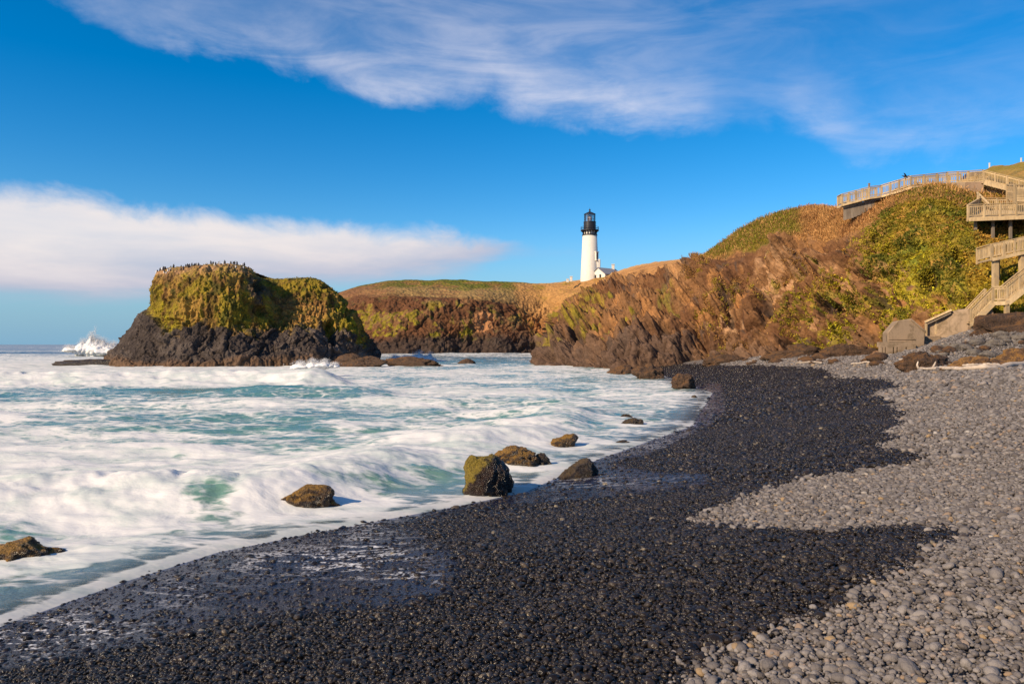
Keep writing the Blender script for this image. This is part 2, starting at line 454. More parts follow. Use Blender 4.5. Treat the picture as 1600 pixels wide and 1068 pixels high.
def beach_mat():
    mt, nt, out = new_mat('cobble_bed')
    p = nt.pos()
    wetv = nt.attr('wet').outputs['Fac']
    vo = nt.voro(nt.scaled(p, (1, 1, 0.3)), 13.0); vo2 = nt.voro(nt.scaled(p, (1, 1, .3)), 5.5)
    d = nt.m('ADD', nt.m('MULTIPLY', vo.outputs['Distance'], 0.6), nt.m('MULTIPLY', vo2.outputs['Distance'], 0.5))
    sep = nt.new('ShaderNodeSeparateColor'); nt.l.new(vo.outputs['Color'], sep.inputs[0])
    sep2 = nt.new('ShaderNodeSeparateColor'); nt.l.new(vo2.outputs['Color'], sep2.inputs[0])
    r = nt.m('ADD', nt.m('MULTIPLY', sep.outputs[0], .6), nt.m('MULTIPLY', sep2.outputs[0], .4))
    dry = nt.ramp(r, [(0.1, (0.06, 0.052, 0.048)), (0.5, (0.13, 0.112, 0.10)), (0.8, (0.18, 0.155, 0.14)), (1.0, (0.26, 0.22, 0.19))])
    wet = nt.ramp(r, [(0.1, (0.010, 0.0095, 0.010)), (0.6, (0.022, 0.020, 0.021)), (0.85, (0.034, 0.031, 0.030)), (1.0, (0.09, 0.075, 0.06))])
    big = nt.noise(p, 0.5, 4)
    dry = nt.mix(nt.m('MULTIPLY', nt.ss(big, .45, .7), .3), dry, (0.19, 0.16, 0.135))
    c = nt.mix(wetv, dry, wet)
    rough = nt.m('SUBTRACT', 0.85, nt.m('MULTIPLY', wetv, 0.5))
    nrm = nt.bump(nt.m('SUBTRACT', 1.0, d), 1.0, 0.05)
    principled(nt, out, c, rough, nrm, 0.4)
    return mt

# beach sheet: rows spread out with distance, reaching under the sea and under the cliffs
ang = np.tan(np.linspace(math.radians(-66), math.radians(66), 340))
rr = np.concatenate([np.linspace(-12, 1.4, 14), np.geomspace(1.8, 130, 360)])
Yg = np.repeat(rr[:, None], len(ang), 1)
Xg = ang[None, :] * np.maximum(np.abs(Yg), 9.0) * 0.62
Zg = beach_z(Xg, Yg)
pp = np.stack([Xg, Yg, Zg], -1)
Zg = Zg + 0.02 * vnoise(pp * np.array([9, 9, 0]), 3) - 0.012
G = np.stack([Xg, Yg, Zg], -1)
wet_attr = sstep(wet_sd(Xg, Yg), -0.03, 0.08)
MAT_BED = beach_mat()
beach = bpy.data.objects.new('beach', raw_mesh('beach', G.reshape(-1, 3), grid_quads(*G.shape[:2])[:, ::-1], MAT_BED, True, {'wet': wet_attr}))
link(beach); tag(beach, kind='structure')

# sea bed out to the horizon, below the water sheet
mtb, ntb, ob = new_mat('sea_bed'); principled(ntb, ob, (0.05, 0.06, 0.06), 0.9)
mb = MB(); mb.add([(-30000, -200, -7), (30000, -200, -7), (30000, 40000, -7), (-30000, 40000, -7)], [(0, 1, 2, 3)])
tag(mb.build('sea_bed', mtb), kind='structure')

# ------------------------------------------------------------------ cobbles
def stone_mesh(seed, mat, sub=2):
    bm = bmesh.new(); bmesh.ops.create_icosphere(bm, subdivisions=sub, radius=0.5)
    V = np.array([v.co[:] for v in bm.verts])
    n = V / np.linalg.norm(V, axis=1, keepdims=True)
    k = 1 + 0.20 * fbm(n * 1.0 + seed * 7.1, 2, seed)
    # a few rounded facets
    rs = np.random.default_rng(seed)
    for _ in range(5):
        d = rs.normal(size=3); d /= np.linalg.norm(d)
        lim = rs.uniform(.36, .44)
        proj = (n * k[:, None] * 0.5) @ d
        over = np.clip(proj - lim, 0, None)
        k = k - 2 * over * (n @ d) * 0.75
    W = n * k[:, None] * 0.5 * np.array([1.0, rs.uniform(.70, .92), rs.uniform(.46, .66)])
    for v, c in zip(bm.verts, W): v.co = c
    me = bpy.data.meshes.new('cobble'); bm.to_mesh(me); bm.free()
    me.polygons.foreach_set('use_smooth', [True] * len(me.polygons))
    me.materials.append(mat)
    return me
DRY_ST = [stone_mesh(s, MAT_DRY) for s in range(1, 8)]
WET_ST = [stone_mesh(s, MAT_WET) for s in range(1, 8)]

def scatter(y0, y1, sp, seed):
    rs = np.random.default_rng(seed)
    ny = int((y1 - y0) / sp); out = []
    xmax = 0.76 * y1 + 4.2
    nx = int(2 * xmax / sp)
    gx, gy = np.meshgrid(np.arange(nx) * sp - xmax, y0 + np.arange(ny) * sp)
    gx = gx + rs.uniform(-.5, .5, gx.shape) * sp * 1.1; gy = gy + rs.uniform(-.5, .5, gy.shape) * sp * 1.1
    keep = (gx < 0.74 * gy + np.where(gy < 30, 3.6, .7)) & (gx > -0.74 * gy - 1.2)
    gx, gy = gx[keep], gy[keep]
    sd = shore_sd(gx, gy)
    k = sd > -1.1
    return gx[k], gy[k], sd[k]
def stone_set(y0, y1, sp, seed, mean, sig, wet, lift):
    rs = np.random.default_rng(seed + 99)
    x, y, sd = scatter(y0, y1, sp, seed)
    ws = wet_sd(x, y) + rs.normal(0, 0.085, x.shape)
    k = (ws > 0) if wet else (ws <= 0)
    if wet: k &= sd < 60
    else: k &= sd < 40
    x, y, sd = x[k], y[k], sd[k]
    s = mean * np.exp(rs.normal(0, sig, x.shape)); s = np.clip(s, mean * .45, mean * 3.2)
    z = beach_z(x, y, sd) + s * lift + rs.uniform(-.006, .012, x.shape)
    rot = np.stack([rs.normal(0, .35, x.shape), rs.normal(0, .35, x.shape), rs.uniform(0, 6.28, x.shape)], -1)
    idx = rs.integers(0, 7, x.shape)
    return dict(p=np.stack([x, y, z], -1), s=s, r=rot, i=idx)
def cat(sets): return {k: np.concatenate([q[k] for q in sets]) for k in ('p', 's', 'r', 'i')}
dry = cat([stone_set(2.4, 6.5, 0.028, 1, 0.031, .44, False, .12), stone_set(2.4, 9.0, .15, 21, .058, .30, False, .12),
           stone_set(6.5, 12, 0.041, 2, 0.042, .42, False, .12), stone_set(12, 26, 0.080, 3, 0.072, .38, False, .10), stone_set(26, 80, 0.17, 4, 0.15, .36, False, .10)])
wet = cat([stone_set(2.4, 6.5, 0.027, 5, 0.030, .42, True, .12), stone_set(2.4, 9, .14, 25, .054, .28, True, .10),
           stone_set(6.5, 12, 0.039, 6, 0.038, .42, True, .10), stone_set(12, 26, 0.076, 7, 0.066, .38, True, .08), stone_set(26, 92, 0.20, 8, 0.145, .36, True, .06)])
# the stones that show largest are pieces of their own, children of the beach
def seen_size(S):
    d = S['p']; u = CU + d[:, 0] / d[:, 1] * F; v = HV + (H - d[:, 2]) / d[:, 1] * F
    inside = (u > -5) & (u < 1605) & (v < 1074) & (v > 500)
    return np.where(inside, S['s'] / d[:, 1], 0)
for S, meshes, count in ((dry, DRY_ST, 230), (wet, WET_ST, 70)):
    order = np.argsort(-seen_size(S)); pick = order[:count]
    S['src'] = []
    for n_, k in enumerate(pick):
        o = bpy.data.objects.new('cobble', meshes[S['i'][k] if n_ >= 7 else n_])
        o.location = S['p'][k]; o.rotation_euler = S['r'][k]; s_ = float(S['s'][k]); o.scale = (s_, s_, s_)
        link(o, beach)
        if n_ < 7: S['src'].append(o)
    S['rest'] = np.ones(len(S['s']), bool); S['rest'][pick] = False

def instancer(name, S):
    m_ = S['rest']; Pn = S['p'][m_]
    me = bpy.data.meshes.new(name)
    me.vertices.add(len(Pn)); me.vertices.foreach_set('co', Pn.astype(np.float32).ravel())
    a = me.attributes.new('stone_size', 'FLOAT', 'POINT'); a.data.foreach_set('value', S['s'][m_].astype(np.float32))
    a = me.attributes.new('stone_turn', 'FLOAT_VECTOR', 'POINT'); a.data.foreach_set('vector', S['r'][m_].astype(np.float32).ravel())
    a = me.attributes.new('stone_kind', 'INT', 'POINT'); a.data.foreach_set('value', S['i'][m_].astype(np.int32))
    o = bpy.data.objects.new(name, me); link(o, beach)
    g = bpy.data.node_groups.new(name, 'GeometryNodeTree')
    g.interface.new_socket('Geometry', in_out='INPUT', socket_type='NodeSocketGeometry')
    g.interface.new_socket('Geometry', in_out='OUTPUT', socket_type='NodeSocketGeometry')
    gi = g.nodes.new('NodeGroupInput'); go = g.nodes.new('NodeGroupOutput')
    join = g.nodes.new('GeometryNodeGeometryToInstance')
    for src in reversed(S['src']):
        oi = g.nodes.new('GeometryNodeObjectInfo'); oi.inputs['Object'].default_value = src; oi.transform_space = 'ORIGINAL'
        g.links.new(oi.outputs['Geometry'], join.inputs[0])
    iop = g.nodes.new('GeometryNodeInstanceOnPoints')
    def at(nm, tp):
        n = g.nodes.new('GeometryNodeInputNamedAttribute'); n.data_type = tp; n.inputs['Name'].default_value = nm; return n.outputs['Attribute']
    g.links.new(gi.outputs[0], iop.inputs['Points']); g.links.new(join.outputs[0], iop.inputs['Instance'])
    iop.inputs['Pick Instance'].default_value = True
    g.links.new(at('stone_kind', 'INT'), iop.inputs['Instance Index'])
    e2r = g.nodes.new('FunctionNodeEulerToRotation'); g.links.new(at('stone_turn', 'FLOAT_VECTOR'), e2r.inputs[0])
    g.links.new(e2r.outputs[0], iop.inputs['Rotation'])
    g.links.new(at('stone_size', 'FLOAT'), iop.inputs['Scale'])
    g.links.new(iop.outputs[0], go.inputs[0])
    md = o.modifiers.new('scatter', 'NODES'); md.node_group = g
    return o
tag(instancer('dry_cobbles', dry), 'grey dry cobbles', kind='stuff')
tag(instancer('wet_cobbles', wet), 'glossy black wet cobbles', kind='stuff')


# ------------------------------------------------------------------ the sea
ang = np.tan(np.linspace(math.radians(-45), math.radians(45), 540))
rr = np.concatenate([np.geomspace(5.0, 320, 640), np.geomspace(330, 40000, 70)])
Yg = np.repeat(rr[:, None], len(ang), 1); Xg = ang[None, :] * Yg
sd = shore_sd(Xg, Yg)
ug = CU + Xg / Yg * F; vg = HV + H / Yg * F
p2 = np.stack([Xg, Yg, np.zeros_like(Xg)], -1)
nl = fbm(p2 * np.array([.035, .10, 0]), 3, 21)         # long lazy variation
nm = fbm(p2 * np.array([.16, .40, 0]), 4, 22)
nf = fbm(p2 * np.array([.55, 1.2, 0]), 4, 23)
ns = fbm(p2 * np.array([2.2, 3.6, 0]), 3, 24)

# foam cover by zone
def curve(x, pts):
    a = np.array(pts, float); return np.interp(x, a[:, 0], a[:, 1])
left = curve(vg, [(538, 0.0), (540.2, 0.02), (541.2, .26), (545, .36), (556, .46), (562, .74), (575, 1.0), (592, 1.0), (600, .66), (608, .44), (622, .38), (634, .50), (642, .70), (665, .62), (700, .72), (735, .90), (765, .98), (800, .90), (850, .80), (900, .55), (970, .5)])
right = curve(vg, [(538, 0.0), (541, .1), (545, .35), (553, .50), (562, .46), (572, .50), (585, .62), (600, .60), (625, .62), (650, .62), (680, .72), (720, .76), (760, .66), (800, .58), (860, .5), (970, .45)])
mix_ = sstep(ug + 26 * nl, 440, 620)
foam = left * (1 - mix_) + right * mix_
foam += 0.20 * nl * sstep(Yg, 6, 30) * (1 - sstep(Yg, 500, 900))
foam += 0.16 * nm
foam = np.where(vg < 541.0, -1.2, foam)

# wave relief
z = 0.075 * nf + 0.13 * nm * sstep(Yg, 8, 25) + .022 * ns
# outer roller in front of the stack
yc = 60.5 + 0.03 * Xg + 1.2 * fbm(p2 * np.array([.08, 0, 0]), 2, 31)
ext = sstep(ug, -400, -300) * (1 - sstep(ug, 500, 556))
prof = np.where(Yg < yc, np.exp(-((Yg - yc) / 2.3) ** 2), np.exp(-((Yg - yc) / 7.0) ** 2))
amp1 = 0.95 + 0.22 * fbm(p2 * np.array([.10, 0, 0]), 3, 32) + 0.20 * np.exp(-((ug - 480) / 40) ** 2)
r1 = ext * prof * amp1
z += r1
bub = (0.16 * np.abs(fbm(p2 * np.array([.5, .7, 0]), 4, 33)) + 0.06 * nf)
z += ext * np.exp(-((Yg - yc + .5) / 4.5) ** 2) * bub * 1.6
foam += 0.6 * ext * np.exp(-((Yg - yc + 1) / 5.0) ** 2)
# smooth teal swell in the trough
yc2 = 46.5 + .02 * Xg
ex2 = sstep(ug, 250, 420) * (1 - sstep(ug, 560, 640))
r2 = 0.55 * ex2 * np.where(Yg < yc2, np.exp(-((Yg - yc2) / 2.2) ** 2), np.exp(-((Yg - yc2) / 4) ** 2))
z += r2; foam -= 0.18 * ex2 * np.exp(-((Yg - yc2 + 1.0) / 2.8) ** 2)
# rows of foam ridges between
for y0, a0, s0, sl in ((38, .30, 1.3, .03), (32, .26, 1.1, .05), (27.5, .24, 1.0, .08), (23.5, .22, .9, .10)):
    ycx = y0 + sl * Xg + 1.1 * fbm(p2 * np.array([.10, 0, 0]), 3, int(y0))
    z += a0 * (0.55 + 0.9 * fbm(p2 * np.array([.12, .1, 0]), 2, int(y0) + 5)).clip(0, 2) * np.where(Yg < ycx, np.exp(-((Yg - ycx) / s0) ** 2), np.exp(-((Yg - ycx) / (2.6 * s0)) ** 2)) * sstep(-sd, 1, 6)
# near breaker, crest running alongside the shore
CREST = [(-40, 9), (-16, 12.3), (-9.6, 13.6), (-4.9, 15.4), (-1.9, 19.2), (1.5, 26.5), (5.8, 40)]
cd = seg_dist(Xg, Yg, CREST) + 0.55 * fbm(p2 * np.array([.22, .22, 0]), 3, 41)       # positive towards the beach
along = sstep(Xg, -30, -14) * (1 - 0.45 * sstep(Xg, -6, 0)) * (1 - sstep(Xg, 1, 6))
prof = np.where(cd > 0, np.exp(-(cd / 1.05) ** 2), np.exp(-(cd / 3.2) ** 2))
amp3 = 0.46 + 0.12 * fbm(p2 * np.array([.3, .3, 0]), 2, 42)
r3 = along * prof * amp3
z += r3
froth = np.abs(fbm(p2 * np.array([.8, .8, 0]), 5, 43, .55))
z += along * np.exp(-((cd + .3) / 1.5) ** 2) * froth * 0.13
foam += 0.35 * along * np.exp(-((cd + .6) / 1.8) ** 2)
# the clear green face of the breaker and other glassy patches
uw_, vw_ = ug + 34 * nf + 22 * nm, vg + 9 * nf
def patch(u0, v0, du, dv): return np.exp(-((uw_ - u0) / du) ** 2 - ((vw_ - v0) / dv) ** 2)
glass = 1.1 * patch(338, 800, 62, 20) + .55 * patch(470, 772, 90, 12) + .5 * patch(90, 795, 100, 10) + .5 * patch(690, 762, 60, 18) + .45 * patch(250, 770, 60, 10) + .35 * patch(610, 776, 50, 14) + .4 * patch(470, 680, 70, 10) + .35 * patch(930, 680, 60, 12) + .45 * patch(30, 842, 60, 12) + .3 * patch(420, 838, 120, 10)
foam -= glass * 0.85
uw_, vw_ = ug + 30 * nm, vg
glass2 = .5 * patch(760, 566, 90, 5) + .35 * patch(900, 610, 60, 8) + .45 * patch(30, 546, 40, 2.5) + .35 * patch(320, 612, 220, 6) + .4 * patch(200, 634, 180, 6)
foam -= glass2 * 0.8
# wash along the shore: thin lacy water with a bright hem
edge_f = np.exp(-((sd + 0.24 + .10 * nf) / (0.13 + .05 * ns)) ** 2) * (.75 + .6 * nf).clip(.1, 1.3) * sstep(Yg, 6, 8) * (1 - sstep(Yg, 12.5, 16)) * .85
thin = sstep(sd, -2.6, -0.5)
foam = foam - 0.30 * thin * sstep(-sd, 0.2, .6) + edge_f
# froth where the wash breaks round the boulders
for (a_, b_, v_) in ((722, 803, 774), (770, 842, 732), (828, 864, 729), (858, 904, 700), (872, 936, 747), (438, 552, 802), (-45, 98, 882), (968, 1006, 666), (960, 984, 694), (516, 606, 573), (598, 694, 572), (714, 746, 568), (84, 200, 571), (840, 1000, 576)):
    y_ = H * F / (v_ - HV); x_ = ((a_ + b_) / 2 - CU) / F * y_; hw = (b_ - a_) / 2 / F * y_
    dd = np.hypot((Xg - x_) / (hw * 1.25 + .25), (Yg - y_ - hw * .4) / (hw * .75 + .35))
    foam += .45 * np.exp(-((dd - .9) / .35) ** 2) * (1 + .8 * nf).clip(0, 2)
# quiet far sea swell
far = sstep(Yg, 120, 240)
z += far * 0.55 * fbm(p2 * np.array([.012, .05, 0]), 3, 51) * (1 - sstep(Yg, 1500, 4000))
z = z * sstep(-sd, 0.1, 2.2) + 0.05 * sstep(-sd, .0, .4)
z -= 0.45 * sstep(sd, -.05, .9)                        # dives under the beach
foam = np.clip(foam, -1.2, 1.4)

# water tint: deep blue offshore, teal in the trough, milky green close in
deep = np.array([.010, .035, .085]); teal = np.array([.085, .205, .190]); milk = np.array([.135, .255, .195]); slate = np.array([.10, .12, .15])
t1 = sstep(vg, 541, 575); t2 = sstep(vg, 640, 740); t3 = sstep(sd, -3.2, -.6)
wc = lerp(np.broadcast_to(deep, G.shape[:0] + Xg.shape + (3,)), teal, t1)
wc = lerp(wc, milk, t2); wc = lerp(wc, slate, t3 * .7 * sstep(Yg, 5, 7))
keep = (sd < 1.0)
Q = grid_quads(*Xg.shape)[:, ::-1]
kf = keep.ravel()[Q].any(1); Q = Q[kf]
def water_mat():
    mt, nt, out = new_mat('sea_water')
    p = nt.pos()
    fo = nt.attr('foam').outputs['Fac']
    ps = nt.scaled(p, (0.42, 1.0, 0.6))
    n1 = nt.noise(ps, 0.9, 8, 0.62, 0.9); n2 = nt.noise(ps, 4.2, 6, 0.62, 1.0)
    lace = nt.voro(nt.vm('ADD', nt.scaled(p, (0.5, 1.0, 1.0)), nt.scaled(nt.new('ShaderNodeTexNoise').outputs['Color'], (0.0, 0.0, 0.0))), 2.3, 'DISTANCE_TO_EDGE').outputs['Distance']
    lc = nt.m('MULTIPLY', nt.m('SUBTRACT', 0.16, nt.m('MINIMUM', lace, 0.16)), 1.2)
    mixn = nt.m('ADD', nt.m('MULTIPLY', nt.m('SUBTRACT', n1, 0.5), 1.35), nt.m('MULTIPLY', nt.m('SUBTRACT', n2, 0.5), 1.15))
    f = nt.m('ADD', nt.m('ADD', fo, mixn), lc)
    fac = nt.ss(f, 0.36, 0.80)
    wcol = nt.attr('tint').outputs['Color']
    nb = nt.noise(nt.scaled(p, (0.6, 1.0, 1.0)), 2.2, 5, 0.6, 0.4)
    nrm = nt.bump(nb, 0.35, 0.25)
    wp = principled(nt, None, wcol, 0.22, nrm, 0.45)
    fn = nt.bump(nt.m('ADD', nt.noise(nt.scaled(p, (.6, 1.0, 1.0)), 1.5, 4, 0.55, .3), nt.m('MULTIPLY', n2, .12)), 0.30, 0.22)
    fcol = nt.mix(nt.ss(n1, 0.33, 0.62), (0.46, 0.51, 0.49), (0.68, 0.665, 0.64))
    fp = principled(nt, None, fcol, 0.9, fn, 0.1)
    ms = nt.new('ShaderNodeMixShader'); nt.l.new(fac, ms.inputs[0]); nt.l.new(wp.outputs[0], ms.inputs[1]); nt.l.new(fp.outputs[0], ms.inputs[2])
    th = nt.attr('thin').outputs['Fac']; trn = nt.new('ShaderNodeBsdfTransparent'); trn.inputs[0].default_value = (.80, .86, .95, 1)
    ms2 = nt.new('ShaderNodeMixShader'); nt.put(ms2.inputs[0], nt.m('MULTIPLY', th, nt.m('SUBTRACT', .85, nt.m('MULTIPLY', fac, .62)), clamp=True)); nt.l.new(ms.outputs[0], ms2.inputs[1]); nt.l.new(trn.outputs[0], ms2.inputs[2])
    nt.l.new(ms2.outputs[0], out.inputs['Surface'])
    return mt
sea = bpy.data.objects.new('sea', raw_mesh('sea', np.stack([Xg, Yg, z], -1).reshape(-1, 3), Q, water_mat(), True, {'foam': foam, 'thin': sstep(sd, -1.0, 0.0)}, {'tint': wc}))
link(sea); tag(sea, kind='structure')

# ------------------------------------------------------------------ backwash: a thin sheet of water sliding down the wet cobbles
def film_mat():
    mt, nt, out = new_mat('backwash')
    p = nt.pos()
    al = nt.attr('cover').outputs['Fac']; fo = nt.attr('foam').outputs['Fac']
    n = nt.noise(p, 3.0, 5, 0.6, 0.5); nfi = nt.noise(p, 17.0, 4, 0.6, 0.3)
    a = nt.ss(nt.m('ADD', al, nt.m('MULTIPLY', nt.m('SUBTRACT', n, 0.5), 0.9)), 0.25, 0.75)
    vr = nt.new('ShaderNodeVectorRotate', rotation_type='Z_AXIS'); nt.l.new(p, vr.inputs['Vector']); vr.inputs['Angle'].default_value = math.radians(33)
    st = nt.noise(nt.scaled(vr.outputs[0], (.6, 2.4, .2)), 1.2, 8, 0.60, 0.45)
    line = nt.m('SUBTRACT', 1.0, nt.m('MINIMUM', nt.m('MULTIPLY', nt.m('ABSOLUTE', nt.m('SUBTRACT', st, 0.5)), 30.0), 1.0))
    f = nt.m('MULTIPLY', nt.m('MULTIPLY', line, fo), nt.ss(nfi, 0.36, 0.60), clamp=True)
    tr = nt.new('ShaderNodeBsdfTransparent'); tr.inputs[0].default_value = (0.80, 0.83, 0.92, 1)
    wp = principled(nt, None, (0.016, 0.022, 0.060), 0.13, nt.bump(nt.m('ADD', nfi, n), 0.35, 0.02), 0.30)
    df = principled(nt, None, (0.74, 0.73, 0.74), 0.9)
    m1 = nt.new('ShaderNodeMixShader'); nt.put(m1.inputs[0], nt.m('MULTIPLY', a, 0.50)); nt.l.new(tr.outputs[0], m1.inputs[1]); nt.l.new(wp.outputs[0], m1.inputs[2])
    tr2 = nt.new('ShaderNodeMix', data_type='RGBA'); nt.put(tr2.inputs[0], a); nt.put(tr2.inputs[6], (1, 1, 1)); nt.put(tr2.inputs[7], (.62, .68, .92)); nt.l.new(tr2.outputs[2], tr.inputs[0])
    m2 = nt.new('ShaderNodeMixShader'); nt.put(m2.inputs[0], nt.m('MULTIPLY', f, nt.ss(a, 0.1, 0.5))); nt.l.new(m1.outputs[0], m2.inputs[1]); nt.l.new(df.outputs[0], m2.inputs[2])
    nt.l.new(m2.outputs[0], out.inputs['Surface'])
    return mt
FILM = [[(-60, 985), (0, 968), (200, 900), (350, 852), (480, 826), (560, 812), (640, 826), (705, 862), (728, 896), (700, 928), (610, 950), (450, 962), (330, 978), (200, 1012), (100, 1034), (-60, 1062)],
        [(540, 818), (700, 785), (830, 758), (940, 722), (1010, 738), (1105, 742), (1118, 758), (1010, 772), (850, 786), (740, 793), (640, 820)],
        [(1128, 600), (1135, 640), (1110, 665), (1060, 690), (1010, 712), (935, 728), (900, 735), (1000, 680), (1085, 640), (1100, 600)]]
FILMW = [[on_beach(max(u, -60), v) for u, v in poly] for poly in FILM]
Yl = np.concatenate([np.geomspace(3.4, 60, 420)]); ua = np.linspace(-140, 1180, 420)
Yf = np.repeat(Yl[:, None], len(ua), 1); Xf = (ua[None, :] - CU) / F * Yf
sdf = shore_sd(Xf, Yf)
cover = np.zeros_like(Xf)
for poly, soft in zip(FILMW, (.55, .5, .8)): cover = np.maximum(cover, sstep(poly_sd(Xf, Yf, poly), -soft * .7, soft * .8))
cover = np.maximum(cover, np.where(sdf < 0.25, sstep(sdf, -.8, 0), 0))
uf = ua[None, :] + 0 * Xf; vf = HV + (H - beach_z(Xf, Yf, sdf)) / Yf * F
def pf(u0, v0, du, dv): return np.exp(-((uf - u0) / du) ** 2 - ((vf - v0) / dv) ** 2)
ff = .95 * pf(470, 880, 110, 22) + .7 * pf(600, 860, 70, 30) + .8 * pf(120, 985, 120, 28) + .8 * pf(60, 1010, 80, 22) + .5 * pf(280, 925, 70, 22) + .5 * pf(640, 905, 60, 14) + .6 * pf(900, 755, 160, 10) + .6 * pf(1040, 690, 90, 30) + .5 * pf(1110, 630, 30, 30) + .6 * pf(560, 825, 40, 14)
zf = beach_z(Xf, Yf, sdf) + 0.004 + 0.009 * cover + .0011 * np.clip(Yf, 6, 40)
Q = grid_quads(*Xf.shape)[:, ::-1]
k = ((cover > 0.02) & (sdf > -0.9)).ravel()[Q].any(1)
film = bpy.data.objects.new('backwash', raw_mesh('backwash', np.stack([Xf, Yf, zf], -1).reshape(-1, 3), Q[k], film_mat(), True, {'cover': cover, 'foam': np.clip(ff * 1.25, 0, 1)}))
link(film); tag(film, kind='structure')

# ------------------------------------------------------------------ landforms
def land_mat(name, bump_scale, bump_dist, fine):
    mt, nt, out = new_mat(name)
    p = nt.pos()
    c = nt.attr('albedo').outputs['Color']
    n1 = nt.noise(p, fine, 6, 0.68, 0.3); n2 = nt.noise(p, fine * 5, 5, 0.65)
    k = nt.m('ADD', nt.m('MULTIPLY', n1, 1.1), nt.m('MULTIPLY', n2, 0.9))
    mul = nt.ramp(k, [(0.55, (0.45, 0.43, 0.40)), (1.0, (1.0, 1.0, 1.0)), (1.0, (1.5, 1.48, 1.40))])
    mulv = nt.new('ShaderNodeMapRange'); nt.put(mulv.inputs['Value'], k)
    mulv.inputs['From Min'].default_value = 0.62; mulv.inputs['From Max'].default_value = 1.38
    mulv.inputs['To Min'].default_value = 0.50; mulv.inputs['To Max'].default_value = 1.55
    cc = nt.vm('MULTIPLY', c, nt.new('ShaderNodeCombineXYZ').outputs[0])
    cx = cc.node.inputs[1].links[0].from_node
    for i in range(3): nt.l.new(mulv.outputs[0], cx.inputs[i])
    nrm = nt.bump(nt.m('ADD', nt.noise(p, bump_scale, 7, 0.66), nt.m('MULTIPLY', nt.voro(p, bump_scale * 2.3).outputs['Distance'], 0.7)), 1.0, bump_dist)
    principled(nt, out, cc, 0.9, nrm, 0.15)
    return mt

ROCK_D = np.array([.046, .035, .030]); ROCK_B = np.array([.175, .088, .038]); EARTH = np.array([.115, .053, .024])
OCHRE = np.array([.33, .165, .062]); TAN = np.array([.44, .265, .105]); OLIVE = np.array([.205, .150, .016]); MOSS = np.array([.27, .215, .014])
GREEN = np.array([.105, .115, .014]); DARKGREEN = np.array([.055, .065, .012]); GREYR = np.array([.12, .095, .080]); PINK = np.array([.40, .235, .125])

def project(G):
    return CU + G[..., 0] / G[..., 1] * F, HV + (H - G[..., 2]) / G[..., 1] * F
def loft(cols, nc, nl, closed=False, cdens=None, ldens=None):
    C = np.array(cols, float)
    A = catmull(C, nc, closed, dens=cdens)
    B = catmull(np.swapaxes(A, 0, 1), nl, dens=ldens)
    return np.swapaxes(B, 0, 1)
def blob(u, v, u0, v0, du, dv, n=0.0): return sstep(1.0 - np.hypot((u - u0) / du, (v - v0) / dv) + n, -0.05, 0.35)

# ---- near hill and its nose, running from the stairs towards the lighthouse
HC = [ # foot, p1, p2, p3, skyline   (u, v, depth)
 [(905, 566, 175), (908, 540, 177), (912, 510, 182), (922, 480, 194), (935, 455, 220)],
 [(850, 564, 130), (854, 545, 132), (868, 520, 138), (890, 490, 156), (922, 452, 212)],
 [(838, 569, 119), (854, 536, 122), (879, 513, 129), (905, 482, 152), (942, 437, 206)],
 [(868, 575, 108), (880, 545, 112), (905, 507, 122), (930, 472, 146), (965, 425, 198)],
 [(930, 578, 98), (935, 545, 102), (950, 505, 111), (970, 465, 131), (1000, 415, 172)],
 [(985, 582, 91), (988, 550, 95), (1000, 505, 103), (1020, 460, 119), (1050, 408, 150)],
 [(1035, 577, 88), (1037, 550, 91), (1047, 505, 97), (1065, 455, 110), (1096, 404, 130)],
 [(1090, 569, 86), (1090, 545, 88), (1095, 500, 93), (1104, 450, 101), (1116, 393, 113)],
 [(1150, 566, 82), (1150, 540, 85), (1155, 490, 89), (1160, 437, 96), (1160, 362, 109)],
 [(1210, 563, 78), (1210, 535, 81), (1212, 480, 85), (1215, 405, 92), (1215, 338, 104)],
 [(1265, 560, 74), (1265, 530, 76.5), (1267, 470, 80), (1270, 395, 86), (1268, 328, 99)],
 [(1320, 556, 70), (1320, 525, 72), (1322, 460, 75), (1325, 390, 79), (1326, 331, 86.5)],
 [(1370, 553, 66), (1370, 520, 68), (1372, 450, 71), (1375, 372, 75), (1370, 318, 83.0)],
 [(1420, 547, 62.5), (1420, 510, 64.5), (1424, 435, 67.5), (1425, 355, 71.5), (1420, 297, 79.5)],
 [(1470, 537, 60), (1470, 500, 62), (1474, 430, 64.5), (1475, 350, 69), (1470, 291, 78)],
 [(1520, 521, 58.5), (1520, 480, 60.5), (1522, 420, 63), (1524, 358, 67.5), (1520, 302, 76)],
 [(1570, 502, 58), (1570, 470, 59.5), (1572, 420, 62), (1573, 360, 67), (1570, 305, 76)],
 [(1640, 492, 57), (1640, 460, 58.5), (1640, 410, 61), (1640, 355, 66), (1640, 305, 76)],
 [(1780, 485, 55), (1780, 460, 57), (1780, 400, 60), (1780, 345, 66), (1780, 295, 76)],
 [(1960, 485, 50), (1960, 460, 52), (1960, 400, 55), (1960, 345, 62), (1960, 295, 74)]]
BACKV = {15: 279, 16: 264, 17: 252, 18: 240, 19: 235}
cols = []
